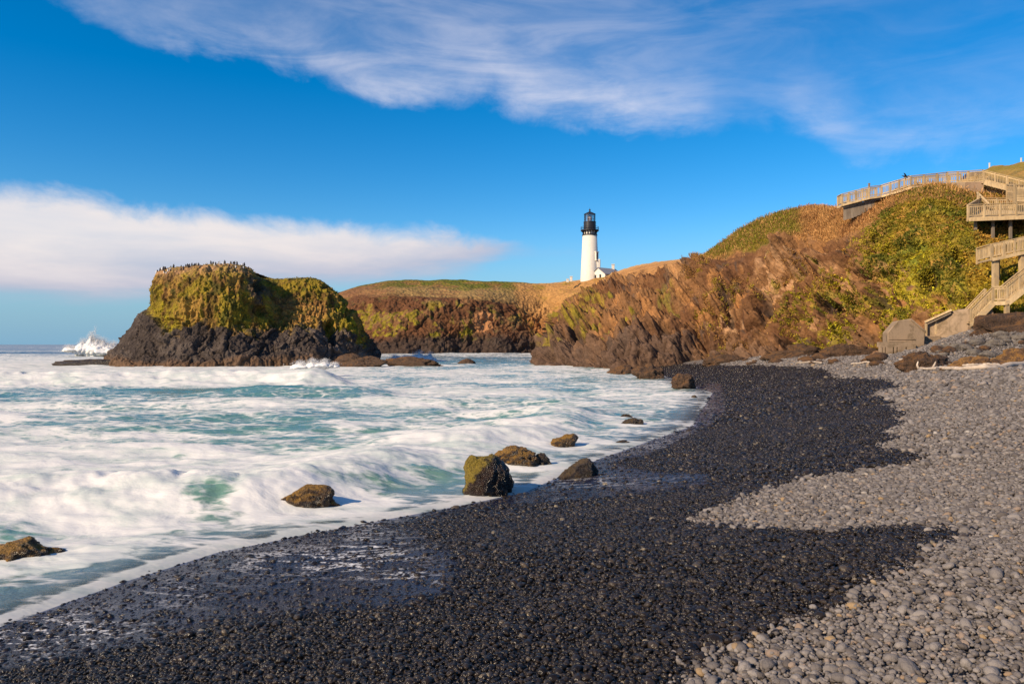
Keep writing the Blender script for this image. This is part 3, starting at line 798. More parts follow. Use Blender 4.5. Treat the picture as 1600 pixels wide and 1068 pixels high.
for i, c in enumerate(HC):
    pts = [P(*q) for q in c]
    f0 = pts[0]; out_dir = np.array([f0[0] - pts[2][0], f0[1] - pts[2][1], 0]); out_dir /= np.linalg.norm(out_dir) + 1e-6
    under = f0 + out_dir * 1.2 + np.array([0, 0, -3.2])
    t = pts[-1]
    if i in BACKV:
        b1 = t + np.array([0, 8, 0.9]); b2 = P(c[-1][0], BACKV[i], 128); b3 = b2 + np.array([20, 80, -2])
    else:
        rise = max((HV - c[-1][1]) / F * 10 - 1.2, 0.1)
        b1 = t + np.array([1.5, 10, min(rise, .5)]); b2 = t + np.array([8, 40, -.6]); b3 = t + np.array([20, 110, -3.0])
    cols.append([under] + pts + [b1, b2, b3])
nl_d = np.concatenate([np.linspace(0, 1, 8, endpoint=False), np.linspace(1, 5, 262, endpoint=False), np.linspace(5, 8, 40)])
nc_d = np.concatenate([np.linspace(0, 1, 20, endpoint=False), np.linspace(1, 17, 690, endpoint=False), np.linspace(17, 19, 50)])
G = loft(cols, 0, 0, cdens=nc_d, ldens=nl_d)
LV = np.broadcast_to(nl_d[None, :], G.shape[:2])
N = grid_normals(G)
if N[300, 100, 1] > 0: N = -N
pu, pv = project(G)
front = sstep(LV, 0.2, 1.0) * (1 - sstep(LV, 4.6, 5.1))
# rocky relief: strong at the nose and the lower cliff, soft under grass
soft = np.maximum(sstep(pu, 1340, 1450) * .8 * (1 - .6 * sstep(pv, 420, 500)), sstep(LV, 4.0, 4.5) * sstep(pu, 1100, 1140))
soft = np.maximum(soft, sstep(LV, 4.3, 4.8))
q = G * np.array([1, 1, .8])
rel = 1.9 * fbm(q * .075, 3, 61) + 1.7 * ridged(q * .16, 5, 62) + .80 * ridged(q * np.array([.6, .6, .42]), 4, 63) + .18 * ridged(q * 1.6, 3, 64) + .80 * blocks(q * np.array([.30, .30, .42]) + .5 * fbm(q * .3, 2, 59)[..., None], 601) + .28 * blocks(q * np.array([.85, .85, 1.1]) + .4 * fbm(q * .8, 2, 58)[..., None], 607)
gully = -4.2 * np.clip(ridged(G * np.array([.11, .11, .022]), 3, 65) - .30, 0, 1) - 1.5 * np.clip(ridged(G * np.array([.32, .32, .07]), 3, 60) - .25, 0, 1)
ledge = .35 * np.sin((G[..., 2] + 1.4 * fbm(q * .12, 3, 66) + .12 * G[..., 0]) * 2.6)
rock = rel + gully + ledge
softr = .75 * fbm(q * .13, 4, 67) + .35 * fbm(q * .6, 4, 68) + .16 * fbm(q * 2.2, 3, 69)
disp = front * (rock * (1 - soft) * 1.15 + softr * soft) + (1 - front) * .25 * fbm(q * .4, 4, 70) * sstep(LV, 1, 5)
top_damp = 1 - .80 * np.exp(-((LV - 5.0) / .35) ** 2)
G2 = G + N * (disp * top_damp)[..., None]
# dark hollows eaten into the cliff foot and face
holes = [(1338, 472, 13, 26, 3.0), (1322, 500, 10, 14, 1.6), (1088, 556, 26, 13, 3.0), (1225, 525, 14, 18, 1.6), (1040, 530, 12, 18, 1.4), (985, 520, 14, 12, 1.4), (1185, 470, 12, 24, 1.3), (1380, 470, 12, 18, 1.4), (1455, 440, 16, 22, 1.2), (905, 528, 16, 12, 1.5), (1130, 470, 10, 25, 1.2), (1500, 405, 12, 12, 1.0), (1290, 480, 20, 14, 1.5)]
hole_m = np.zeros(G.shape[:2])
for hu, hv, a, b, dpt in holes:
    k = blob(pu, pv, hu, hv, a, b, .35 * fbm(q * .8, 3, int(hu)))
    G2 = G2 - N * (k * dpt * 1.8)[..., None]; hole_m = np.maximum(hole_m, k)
Nn = grid_normals(G2)
if Nn[300, 100, 1] > 0: Nn = -Nn
# colours of rock, earth and plants
nA = fbm(q * .12, 4, 71); nB = fbm(q * .45, 4, 72); nC = fbm(q * 1.5, 3, 73)
nS = fbm(G * np.array([.5, .5, .12]), 4, 74)
c = lerp(np.broadcast_to(ROCK_B, G.shape), EARTH, sstep(nA + .3 * nB, -.2, .35))
c = lerp(c, OCHRE * np.array([.95, .9, .85]), sstep(nS + .35 * nC, .25, .75) * .75 * sstep(pv, 330, 420))
c = lerp(c, ROCK_D * 1.3, sstep(nB + .5 * nC, .30, .7) * .75)
c = lerp(c, GREYR, sstep(pv + 14 * nB, 520, 552) * .35)
c = lerp(c, EARTH * .8, sstep(pv + 12 * nB, 548, 572) * .6)
low_r = sstep(pv, 500, 545) * (1 - sstep(pu, 1080, 1250))
c = lerp(c, ROCK_D * np.array([1.9, 1.6, 1.35]), low_r * .75)
# pale ochre scars
for su, sv, a, b, s in ((1128, 490, 20, 34, .8), (1205, 445, 22, 36, .6), (1180, 420, 16, 20, .5), (1075, 440, 14, 20, .4), (1270, 505, 18, 16, .6), (1225, 430, 12, 40, .5), (1400, 440, 14, 40, .55), (1320, 440, 22, 20, .5), (1290, 415, 22, 18, .4), (1355, 430, 10, 40, .55)):
    c = lerp(c, PINK * .85 + OCHRE * .25, blob(pu, pv, su, sv, a, b, 1.1 * nB + .9 * nC - .25) * s)
# yellow-green lichen and ice plant
moss = np.zeros(G.shape[:2])
for mu, mv, a, b, s in ((985, 505, 16, 18, .9), (905, 490, 35, 24, .6), (925, 470, 22, 14, .6), (1250, 470, 40, 40, .5), (1400, 520, 20, 30, .9), (1420, 470, 36, 50, .9), (1370, 470, 18, 50, .55), (1290, 520, 40, 30, .5), (1300, 450, 40, 30, .45), (1470, 480, 60, 30, .9), (1520, 440, 60, 50, .9), (1575, 470, 60, 40, .8), (1450, 420, 60, 50, .7), (850, 540, 20, 14, .5), (1050, 470, 20, 14, .35), (1510, 400, 60, 40, .7), (1390, 390, 40, 40, .5)):
    moss = np.maximum(moss, blob(pu, pv, mu, mv, a, b, .9 * nB + .5 * nC) * s)
nD = fbm(q * 3.1, 3, 77); moss = moss * sstep(nC + nD + .5 * nB, -.35, .25)
c = lerp(c, OLIVE * .9, moss * .85); c = lerp(c, MOSS * .95, moss * sstep(nC + nB + nD, .2, .7) * .75)
# shrubby top on the right
hill = sstep(pu + 30 * nA, 1330, 1400) * (1 - sstep(pv + 40 * nB - (pu - 1400) * .45, 400, 470))
hc = lerp(np.broadcast_to(OLIVE * np.array([.85, .80, 1]), G.shape), GREEN, sstep(nA + .6 * nB, -.05, .4))
hc = lerp(hc, OCHRE * np.array([.95, .95, .6]), sstep(fbm(q * .35, 3, 75) + .3 * nC, .15, .6) * .75)
hc = lerp(hc, DARKGREEN, sstep(fbm(q * .9, 3, 76), .25, .7) * .8)
c = lerp(c, hc, hill * .95)
# grass cap on the left shoulder, tan straw in the middle
cap_line = np.interp(pu, [1090, 1116, 1150, 1200, 1250, 1290, 1330], [398, 402, 396, 388, 372, 372, 372])
cap = sstep(cap_line - pv + 9 * nB, -5, 5) * sstep(pu, 1095, 1112) * (1 - sstep(pu, 1235, 1262))
c = lerp(c, lerp(np.broadcast_to(GREEN * np.array([1.35, 1.2, 1]), G.shape), OLIVE, sstep(nB, 0, .6)), cap)
straw = sstep(np.interp(pu, [1230, 1260, 1300, 1360, 1420], [350, 385, 372, 350, 315]) - pv + 12 * nB, -6, 8) * sstep(pu + 12 * nB, 1240, 1258) * (1 - sstep(pu, 1370, 1430))
c = lerp(c, TAN * np.array([1.05, .95, .85]), straw * (.75 + .25 * nC).clip(0, 1))
# straw on the ridge towards the lighthouse
ridge_l = np.interp(pu, [880, 940, 1000, 1050, 1110], [470, 455, 430, 432, 425])
c = lerp(c, TAN * np.array([1, .85, .75]), sstep(ridge_l - pv + 12 * nB, -6, 10) * (1 - sstep(pu, 1085, 1110)) * .75 * sstep(LV, 3.2, 4.6))
c = lerp(c, TAN, sstep(LV, 4.85, 5.1) * (.5 + .5 * sstep(nA, -.2, .4)) * (1 - .5 * sstep(pu, 1340, 1400)))
c = lerp(c, OLIVE * .8, sstep(LV, 5.4, 6) * sstep(nA + .4 * nB, -.2, .3) * .8)
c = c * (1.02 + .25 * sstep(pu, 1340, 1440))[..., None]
c = lerp(c, ROCK_D * .8, hole_m * .8)  # shade of the hollows put into the colour as darker rock
c = np.clip(c, .004, .9)
MAT_HILL = land_mat('hill_surface', .8, .15, .75)
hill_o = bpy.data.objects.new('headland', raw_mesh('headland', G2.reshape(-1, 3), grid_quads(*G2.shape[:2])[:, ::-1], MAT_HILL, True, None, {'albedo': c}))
link(hill_o); tag(hill_o, kind='structure')
HG, HN, HU, HVV, HL = G2, Nn, pu, pv, LV
H_hill, H_moss, H_cap, H_straw = hill, moss, cap, straw

# ---- far cliff round the cove, carrying the lighthouse
FC = [
 [(470, 553, 268), (472, 535, 271), (474, 508, 276), (476, 482, 284), (480, 475, 296)],
 [(540, 553, 255), (542, 530, 258), (545, 497, 264), (548, 470, 272), (532, 456, 288)],
 [(590, 553, 250), (592, 528, 253), (596, 490, 258), (600, 464, 266), (600, 440, 290)],
 [(650, 553, 250), (652, 525, 254), (656, 488, 259), (660, 466, 266), (650, 439.5, 292)],
 [(700, 553, 254), (702, 525, 258), (706, 488, 262), (710, 466, 268), (705, 439.5, 295)],
 [(750, 553, 256), (752, 525, 261), (757, 488, 266), (762, 466, 272), (755, 440.5, 297)],
 [(798, 553, 258), (802, 530, 264), (808, 500, 272), (815, 472, 283), (800, 441, 299)],
 [(835, 552, 264), (840, 530, 270), (847, 500, 279), (853, 472, 288), (845, 444.5, 299)],
 [(862, 552, 262), (870, 530, 262), (882, 500, 267), (890, 466, 277), (885, 441, 296)],
 [(900, 552, 250), (910, 525, 250), (920, 495, 256), (928, 460, 269), (925, 435.5, 287)],
 [(950, 552, 235), (960, 520, 238), (965, 490, 246), (968, 455, 259), (966, 427, 280)],
 [(1010, 552, 225), (1012, 520, 228), (1012, 480, 240), (1015, 450, 250), (1015, 420, 268)],
 [(1080, 552, 215), (1080, 520, 218), (1080, 480, 230), (1080, 450, 240), (1080, 415, 255)]]
cols = []
for c_ in FC:
    pts = [P(*q_) for q_ in c_]
    under = pts[0] + np.array([0, -3, -5]); t = pts[-1]
    cols.append([under] + pts + [t + np.array([0, 14, .5]), t + np.array([0, 60, -1]), t + np.array([0, 200, -8])])
nl_d = np.concatenate([np.linspace(0, 1, 6, endpoint=False), np.linspace(1, 5, 150, endpoint=False), np.linspace(5, 8, 24)])
nc_d = np.linspace(0, 12, 560)
G = loft(cols, 0, 0, cdens=nc_d, ldens=nl_d); LV = np.broadcast_to(nl_d[None, :], G.shape[:2]); N = grid_normals(G)
if N[200, 60, 1] > 0: N = -N
pu, pv = project(G); q = G
front = sstep(LV, .2, 1) * (1 - sstep(LV, 4.2, 5.0)); soft = sstep(LV, 3.6, 4.3)
rel = 3.2 * fbm(q * .035, 3, 81) + 2.4 * ridged(q * .07, 5, 82) + 1.0 * ridged(q * .22, 4, 83) + .35 * fbm(q * .8, 3, 84) + .6 * blocks(q * .16 + .5 * fbm(q * .15, 2, 57)[..., None], 611)
disp = front * (rel * (1 - soft) * .8 + soft * (.9 * fbm(q * .08, 4, 85))) + (1 - front) * .5 * fbm(q * .15, 4, 86) * (1 - .5 * np.exp(-((LV - 5) / .3) ** 2))
G2 = G + N * disp[..., None]
nA = fbm(q * .05, 4, 87); nB = fbm(q * .18, 4, 88); nC = fbm(q * .6, 3, 89)
c = lerp(np.broadcast_to(EARTH * np.array([.95, .9, .9]), G.shape), ROCK_B * .9, sstep(nB, -.1, .5))
c = lerp(c, GREYR * .8, sstep(nC + nB, .2, .8) * .4)
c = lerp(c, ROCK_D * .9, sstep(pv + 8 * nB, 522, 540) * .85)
moss = sstep(nB + .5 * nC + 1.2 * blob(pu, pv, 590, 505, 75, 32) * .6 + .35 * blob(pu, pv, 690, 520, 60, 16), .38, .75) * (1 - sstep(pu, 720, 800)) * sstep(pv, 470, 492) * (1 - sstep(pv, 528, 540))
moss = moss * sstep(nC + fbm(q * 1.4, 3, 90), -.25, .3)
c = lerp(c, MOSS * .85, moss * .8)
c = lerp(c, OLIVE * .9, sstep(nB + nC, .3, .9) * .5 * (1 - sstep(pv, 500, 530)))
c = lerp(c, PINK * np.array([.95, .75, .6]), blob(pu, pv, 755, 508, 17, 17, .5 * nB) * .9)  # sunlit spot painted into the cliff colour
gline = np.interp(pu, [520, 560, 620, 700, 780, 810], [462, 462, 464, 466, 472, 478])
gr = sstep(gline - pv + 7 * nB, -4, 5)
gc = lerp(np.broadcast_to(GREEN * np.array([1.1, 1, 1]), G.shape), OLIVE, sstep(nB, 0, .5))
gc = lerp(gc, TAN * .75, sstep(pv + 7 * nB, 444, 454) * .8)
gc = lerp(gc, EARTH * 1.5, (1 - sstep(pu + 20 * nA, 565, 640)) * .85); gc = lerp(gc, EARTH * 1.7, sstep(nB + .6 * nC, .15, .6) * .6)
c = lerp(c, gc, gr * (1 - sstep(pu, 800, 830)))
cove = sstep(pu + 10 * nB - (pv - 470) * .35, 795, 815)
cc_ = lerp(np.broadcast_to(TAN * np.array([.82, .72, .62]), G.shape), OCHRE * np.array([.8, .7, .6]), sstep(pv + 14 * nB, 480, 505))
cc_ = lerp(cc_, ROCK_B * .8, sstep(pv + 10 * nB, 515, 535))
cc_ = lerp(cc_, OLIVE, sstep(nB + .5 * nC, .2, .7) * .6)
c = lerp(c, cc_, cove * .95)
c = lerp(c, lerp(np.broadcast_to(GREEN, G.shape), TAN, sstep(pu, 800, 850)), sstep(LV, 4.9, 5.2))
c = np.clip(c, .004, .9)
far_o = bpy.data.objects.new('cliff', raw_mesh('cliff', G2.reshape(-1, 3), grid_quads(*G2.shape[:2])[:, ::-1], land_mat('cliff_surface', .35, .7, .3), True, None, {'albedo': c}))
link(far_o); tag(far_o, kind='structure')

# ---- the sea stack
SS = [
 [(172, 570, 113), (190, 553, 113.5), (214, 520, 114.5), (237, 492, 115.5), (239, 450, 116), (247, 426, 117), (262, 420, 118.5)],
 [(215, 573, 107), (222, 550, 109), (238, 520, 110.5), (250, 495, 111.5), (254, 455, 112.5), (262, 422, 114.5), (275, 418, 118)],
 [(280, 574, 105), (284, 550, 106.5), (290, 522, 108), (295, 495, 109), (297, 455, 110), (300, 418, 113), (305, 416, 118.5)],
 [(350, 573, 105), (352, 550, 106.5), (355, 525, 108), (356, 495, 109), (356, 455, 110), (352, 415, 113), (352, 414.5, 118.5)],
 [(410, 571, 107), (408, 548, 109), (406, 525, 110.5), (404, 495, 112), (402, 458, 113), (388, 421, 115), (386, 418, 120)],
 [(440, 570, 108), (440, 548, 110), (440, 525, 112), (436, 498, 115), (430, 465, 118), (413, 438, 121), (415, 436, 126)],
 [(490, 568, 110), (488, 545, 112), (484, 520, 114), (480, 495, 116), (478, 465, 119), (470, 437, 122), (470, 435.5, 128)],
 [(530, 566, 113), (528, 540, 115), (526, 515, 117), (522, 495, 118), (514, 466, 120), (500, 440, 123), (498, 438, 129)],
 [(562, 563, 117), (560, 540, 119), (557, 515, 120), (553, 497, 121), (546, 480, 123), (530, 460, 126), (524, 457, 131)],
 [(584, 560, 126), (580, 545, 128), (574, 525, 130), (568, 508, 132), (560, 495, 134), (545, 474, 136), (536, 470, 137)],
 [(570, 556, 152), None, None, None, None, (532, 470, 142), (524, 457, 134)],
 [(420, 556, 152), None, None, None, None, (430, 441, 133), (430, 436, 128)],
 [(330, 557, 148), None, None, None, None, (350, 419, 125), (352, 414.5, 120)],
 [(205, 560, 132), None, None, None, None, (262, 425, 122), (272, 418, 119)]]
cols = []
for c_ in SS:
    a, b = P(*c_[0]), P(*c_[5])
    pts = [P(*q_) if q_ is not None else a + (b - a) * (k / 5) ** .8 for k, q_ in enumerate(c_)]
    cen = P(370, 500, 124); o_ = np.array([a[0] - cen[0], a[1] - cen[1], 0]); o_ /= np.linalg.norm(o_)
    cols.append([a + o_ * 2 + np.array([0, 0, -4.5])] + pts)
nl_d = np.concatenate([np.linspace(0, 1, 6, endpoint=False), np.linspace(1, 6, 190, endpoint=False), np.linspace(6, 7, 24)])
nc_d = np.concatenate([np.linspace(0, 9, 500, endpoint=False), np.linspace(9, 14, 110, endpoint=False)])
G = loft(cols, 0, 0, closed=True, cdens=nc_d, ldens=nl_d); LV = np.broadcast_to(nl_d[None, :], G.shape[:2]); N = grid_normals(G, True)
if N[200, 80, 1] > 0: N = -N
pu, pv = project(G); q = G
veg_line = np.interp(pu, [230, 260, 330, 400, 440, 480, 520, 570], [505, 512, 514, 522, 512, 508, 514, 535])
nA = fbm(q * .09, 4, 91); nB = fbm(q * .35, 4, 92); nC = fbm(q * 1.3, 3, 93)
veg = sstep(veg_line - pv + 12 * nB + 11 * nC, -6, 9) * sstep(pu + 3 * nB - np.interp(pv, [455, 475, 500], [190, 225, 240]), -4, 5)
rock = .32 * blocks(q * np.array([.4, .4, .3]) + .5 * fbm(q * .4, 2, 56)[..., None], 613) + 1.0 * fbm(q * .10, 3, 94) + .9 * ridged(q * np.array([.25, .25, .12]), 5, 95) + .3 * ridged(q * .9, 3, 96)
ribs = .75 * ridged(q * np.array([.55, .55, .10]), 4, 97) + .55 * ridged(q * np.array([1.1, 1.1, .5]), 4, 98) + .5 * fbm(q * .2, 3, 99) + .2 * fbm(q * 2.4, 2, 100)
disp = (rock * (1 - veg) + (ribs * .85 - .55 - .35 * sstep(pv, 470, 512)) * veg) * sstep(LV, .3, 1.2) * (1 - sstep(LV, 5.5, 6.4) * .75) * .95
G2 = G + N * disp[..., None]
for hu, hv, a, b, dpt in ((404, 448, 9, 14, 1.6), (518, 520, 8, 24, 1.8), (405, 485, 12, 10, 1.2), (548, 480, 6, 18, 1.0), (270, 500, 20, 4, .6)):
    G2 = G2 - N * (blob(pu, pv, hu, hv, a, b, .4 * nB) * dpt * (LV < 6.2))[..., None]
c = lerp(np.broadcast_to(ROCK_D * 1.05, G.shape), GREYR * .75, sstep(nB + .5 * nC, 0, .6) * .7)
c = lerp(c, np.array([.20, .15, .12]), sstep(fbm(G @ np.array([[.3, .1, .2], [.1, .3, .1], [.5, .1, .7]]), 4, 101), .35, .7) * .45 * sstep(pu, 420, 480))
c = lerp(c, np.array([.13, .075, .042]), sstep(pv + 3 * nB, 561, 568) * .7)
vc = lerp(np.broadcast_to(OLIVE * .95, G.shape), MOSS * .95, sstep(nB + .5 * nC, .1, .6))
vc = lerp(vc, OCHRE * np.array([.85, .92, .65]), sstep(fbm(q * .25, 4, 102) + .5 * nC, -.1, .4) * .75)
vc = lerp(vc, OCHRE * np.array([1, 1, .8]), blob(pu, pv, 470, 482, 45, 22, .4 * nB) * .7)
vc = lerp(vc, EARTH * .7, sstep(ridged(q * np.array([.5, .5, .14]), 4, 104), .30, .7) * .75)
vc = lerp(vc, DARKGREEN * .8, sstep(fbm(q * .8, 3, 103), .25, .7) * .7)
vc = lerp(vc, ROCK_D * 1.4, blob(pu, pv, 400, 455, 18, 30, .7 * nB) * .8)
guano = np.exp(-((LV - 6.0) / .35) ** 2) * (1 - sstep(pu, 385, 410))
vc = lerp(vc, PINK * .9, np.clip(guano + sstep(LV, 6, 6.3) * (1 - sstep(pu, 385, 410)), 0, 1) * (.45 + .4 * sstep(nC, -.2, .4)))
c = np.clip(lerp(c, vc, veg), .004, .9)
stack = bpy.data.objects.new('sea_stack', raw_mesh('sea_stack', G2.reshape(-1, 3), grid_quads(*G2.shape[:2], closed=True)[:, ::-1], land_mat('stack_surface', .9, .35, .9), True, None, {'albedo': c}))
link(stack); tag(stack, 'flat-topped dark sea stack draped in golden olive plants above the surf', 'sea stack')
SG, SN, SU, SV_, SL, S_veg = G2, grid_normals(G2, True), pu, pv, LV, veg
if SN[200, 80, 1] > 0: SN = -SN

# ------------------------------------------------------------------ leaves, tussocks and straw as real blades
def leaf_mat(name, rough=.75):
    mt, nt, out = new_mat(name)
    c = nt.attr('albedo').outputs['Color']
    p = principled(nt, None, c, rough, None, .2)
    tl = nt.new('ShaderNodeBsdfTranslucent'); nt.l.new(c, tl.inputs[0])
    ms = nt.new('ShaderNodeMixShader'); ms.inputs[0].default_value = .25
    nt.l.new(p.outputs[0], ms.inputs[1]); nt.l.new(tl.outputs[0], ms.inputs[2]); nt.l.new(ms.outputs[0], out.inputs['Surface'])
    return mt
MAT_LEAF = leaf_mat('leaf')
def pick_points(Gr, Nr, wgt, n, rs):
    wv = np.clip(wgt, 0, None).ravel().astype(float)
    e1 = np.linalg.norm(np.gradient(Gr, axis=0), axis=-1).ravel(); e2 = np.linalg.norm(np.gradient(Gr, axis=1), axis=-1).ravel()
    wv = wv * e1 * e2; wv /= wv.sum()
    k = rs.choice(len(wv), n, p=wv)
    du = np.gradient(Gr, axis=0).reshape(-1, 3)[k]; dv = np.gradient(Gr, axis=1).reshape(-1, 3)[k]
    return Gr.reshape(-1, 3)[k] + du * rs.uniform(-.5, .5, (n, 1)) + dv * rs.uniform(-.5, .5, (n, 1)), Nr.reshape(-1, 3)[k], k
def clumps(name, pts, nrm, size, cols, leaves, rs, flat=.6, wide=(.22, .42)):
    """each clump is a handful of broad leaf blades round a point"""
    n = len(pts); M = n * leaves
    base = np.repeat(pts, leaves, 0); s = np.repeat(size, leaves) * rs.uniform(.55, 1.2, M)
    d = rs.normal(size=(M, 3)); d[:, 2] = np.abs(d[:, 2]) * flat
    d += np.repeat(nrm, leaves, 0) * .7; d /= np.linalg.norm(d, axis=1, keepdims=True)
    side = np.cross(d, rs.normal(size=(M, 3))); side /= np.linalg.norm(side, axis=1, keepdims=True) + 1e-9
    o = base + rs.normal(size=(M, 3)) * np.repeat(size, leaves)[:, None] * .35
    wd = s * rs.uniform(*wide, M)
    a = o; b = o + d * (s * .55)[:, None] + side * wd[:, None]; t = o + d * s[:, None]; e = o + d * (s * .55)[:, None] - side * wd[:, None]
    V = np.stack([a, b, t, e], 1).reshape(-1, 3)
    Qd = np.arange(M * 4).reshape(-1, 4)
    C = np.repeat(np.repeat(cols, leaves, 0) * rs.uniform(.45, 1.5, (M, 1)), 4, 0)
    o_ = bpy.data.objects.new(name, raw_mesh(name, V, Qd, MAT_LEAF, False, None, {'albedo': np.clip(C, .004, .9)}))
    return link(o_)
rs = np.random.default_rng(5)
H_hole = hole_m
vis = (HL > 1) & (HL < 5.25) & (HU > 1080) & (HU < 1680)
mb_ = .35 + .65 * sstep(fbm(HG * .7, 3, 111), -.25, .3)
wg = vis * np.maximum(H_hill, H_moss * .9) * mb_ * (1 - H_hole)
pts, nr, k = pick_points(HG, HN, wg, 30000, rs)
nb = fbm(pts * .4, 3, 112); nc_ = fbm(pts * .16, 3, 113)
uu = HU.ravel()[k]; vv = HVV.ravel()[k]
cl = lerp(np.broadcast_to(GREEN * np.array([1.5, 1.25, 1]), pts.shape), OLIVE * 1.15, sstep(nb, -.35, .25))
cl = lerp(cl, np.array([.36, .31, .016]), sstep(nb + rs.normal(0, .3, len(nb)), .0, .5) * sstep(vv, 350, 420))
cl = lerp(cl, DARKGREEN * 1.4, sstep(-nb, .2, .6) * .55)
cl = lerp(cl, OCHRE * np.array([1, .95, .5]), sstep(nc_ + .5 * nb, .15, .5) * .7 * (1 - sstep(vv, 420, 470)))
tag(clumps('hillside_shrubs', pts, nr, rs.uniform(.09, .26, len(pts)), cl * 1.22, 5, rs), 'green and yellow low shrubs covering the slope below the boardwalk', 'shrubs', kind='stuff')
wg = vis * (HU < 1470) * np.maximum(H_straw, .55 * H_cap) + vis * (HL > 4.5) * .35 + vis * .008 * (HVV < 480)
pts, nr, k = pick_points(HG, HN, wg, 26000, rs)
nb = fbm(pts * .4, 3, 114); capk = H_cap.ravel()[k]
cl = lerp(np.broadcast_to(TAN * np.array([1.1, 1.0, .9]), pts.shape), OCHRE * 1.1, sstep(nb, -.1, .5))
cl = lerp(cl, GREEN * np.array([1.7, 1.5, 1]), capk * sstep(rs.normal(0, 1, len(pts)), -1.0, .2))
tag(clumps('dry_grass', pts, nr, rs.uniform(.18, .50, len(pts)), cl, 5, rs, 2.6, (.05, .10)), 'tan dry grass on the crest of the hill', 'grass', kind='stuff')
wg = vis * (HU > 1000) * (HU < 1420) * (HVV > 395) * (HVV < 540) * sstep(fbm(HG * .45, 4, 118), .15, .5) * (1 - H_hole)
pts, nr, k = pick_points(HG, HN, wg, 9000, rs)
nb = fbm(pts * .5, 3, 119) + rs.normal(0, .2, len(pts))
cl = lerp(np.broadcast_to(TAN * np.array([.9, .8, .6]), pts.shape), np.array([.30, .24, .02]), sstep(nb, -.1, .3))
tag(clumps('cliff_tufts', pts, nr, rs.uniform(.14, .36, len(pts)), cl, 5, rs, 1.5, (.10, .2)), 'yellow and tan tufts clinging to the brown headland face', 'tufts', kind='stuff')
wg = (SL > 1) & (SL < 7) & (SU > 150)
pts, nr, k = pick_points(SG, SN, wg * S_veg * (SN[..., 1] < .3), 4500, rs)
nb = fbm(pts * .3, 3, 115)
cl = lerp(np.broadcast_to(OLIVE * 1.15, pts.shape), MOSS * 1.15, sstep(nb, -.2, .4)); cl = lerp(cl, OCHRE * np.array([1, 1.05, .6]), sstep(fbm(pts * .25, 3, 116), .0, .5) * .7)
tag(clumps('stack_tussocks', pts, nr, rs.uniform(.12, .30, len(pts)), cl * .9, 4, rs, .4), 'golden olive tussocks hanging over the face of the sea stack', 'tussocks', kind='stuff')

# ------------------------------------------------------------------ boulders, reefs and ledges
def rock_mat(name, base, top, topamt, rough=.55, weed=(.10, .06, .02), shoulder=False):
    mt, nt, out = new_mat(name)
    tc = nt.new('ShaderNodeTexCoord').outputs['Object']; p = nt.pos()
    n1 = nt.noise(p, 2.6, 7, .68, .3); n2 = nt.noise(p, 9.0, 5, .65); n3 = nt.noise(p, 26.0, 3, .6)
    c = nt.mix(nt.ss(n1, .35, .65), tuple(x * .6 for x in base), tuple(x * 1.7 for x in base))
    c = nt.mix(nt.m('MULTIPLY', nt.ss(n2, .42, .68), .8), c, weed)
    ge = nt.new('ShaderNodeNewGeometry')
    sp = nt.new('ShaderNodeSeparateXYZ'); nt.l.new(ge.outputs['Normal'], sp.inputs[0])
    up = nt.m('SUBTRACT', nt.m('ADD', nt.m('MULTIPLY', sp.outputs[2], .75), nt.m('MULTIPLY', sp.outputs[0], -.45)), 0.0)
    k = nt.ss(nt.m('ADD', up, nt.m('MULTIPLY', nt.m('SUBTRACT', n1, .5), 1.6)), .55 - topamt, .95 - topamt)
    if shoulder:
        gs = nt.new('ShaderNodeSeparateXYZ'); nt.l.new(nt.new('ShaderNodeTexCoord').outputs['Generated'], gs.inputs[0])
        k = nt.ss(nt.m('ADD', nt.m('SUBTRACT', nt.m('MULTIPLY', gs.outputs[2], 1.15), nt.m('MULTIPLY', gs.outputs[0], 1.05)), nt.m('MULTIPLY', nt.m('SUBTRACT', n1, .5), .9)), .38, .50)
    tv = nt.mix(nt.ss(n3, .4, .65), tuple(x * .55 for x in top), top)
    c = nt.mix(k, c, tv)
    r = nt.m('ADD', rough, nt.m('MULTIPLY', k, .35), clamp=True)
    nrm = nt.bump(nt.m('ADD', nt.m('ADD', n1, nt.m('MULTIPLY', n2, .6)), nt.m('MULTIPLY', n3, .25)), 1.0, .20)
    principled(nt, out, c, r, nrm, .5)
    return mt
M_MOSSY = rock_mat('mossy_boulder', (.022, .013, .009), (.25, .175, .010), .42, .25, (.045, .024, .012), True)
M_WEED = rock_mat('weedy_boulder', (.026, .015, .009), (.30, .155, .020), .34, .30, (.16, .078, .012))
M_DARK = rock_mat('dark_boulder', (.020, .014, .011), (.10, .062, .022), .05, .32, (.06, .036, .014))
M_BROWN = rock_mat('brown_rock', (.050, .026, .014), (.18, .085, .028), .1, .7, (.12, .06, .022))
M_OCHRE = rock_mat('ochre_ledge', (.085, .045, .022), (.34, .175, .050), .15, .85, (.17, .085, .03))
M_SHINGLE = rock_mat('grey_rubble', (.085, .072, .066), (.24, .205, .165), .1, .85, (.16, .13, .10))

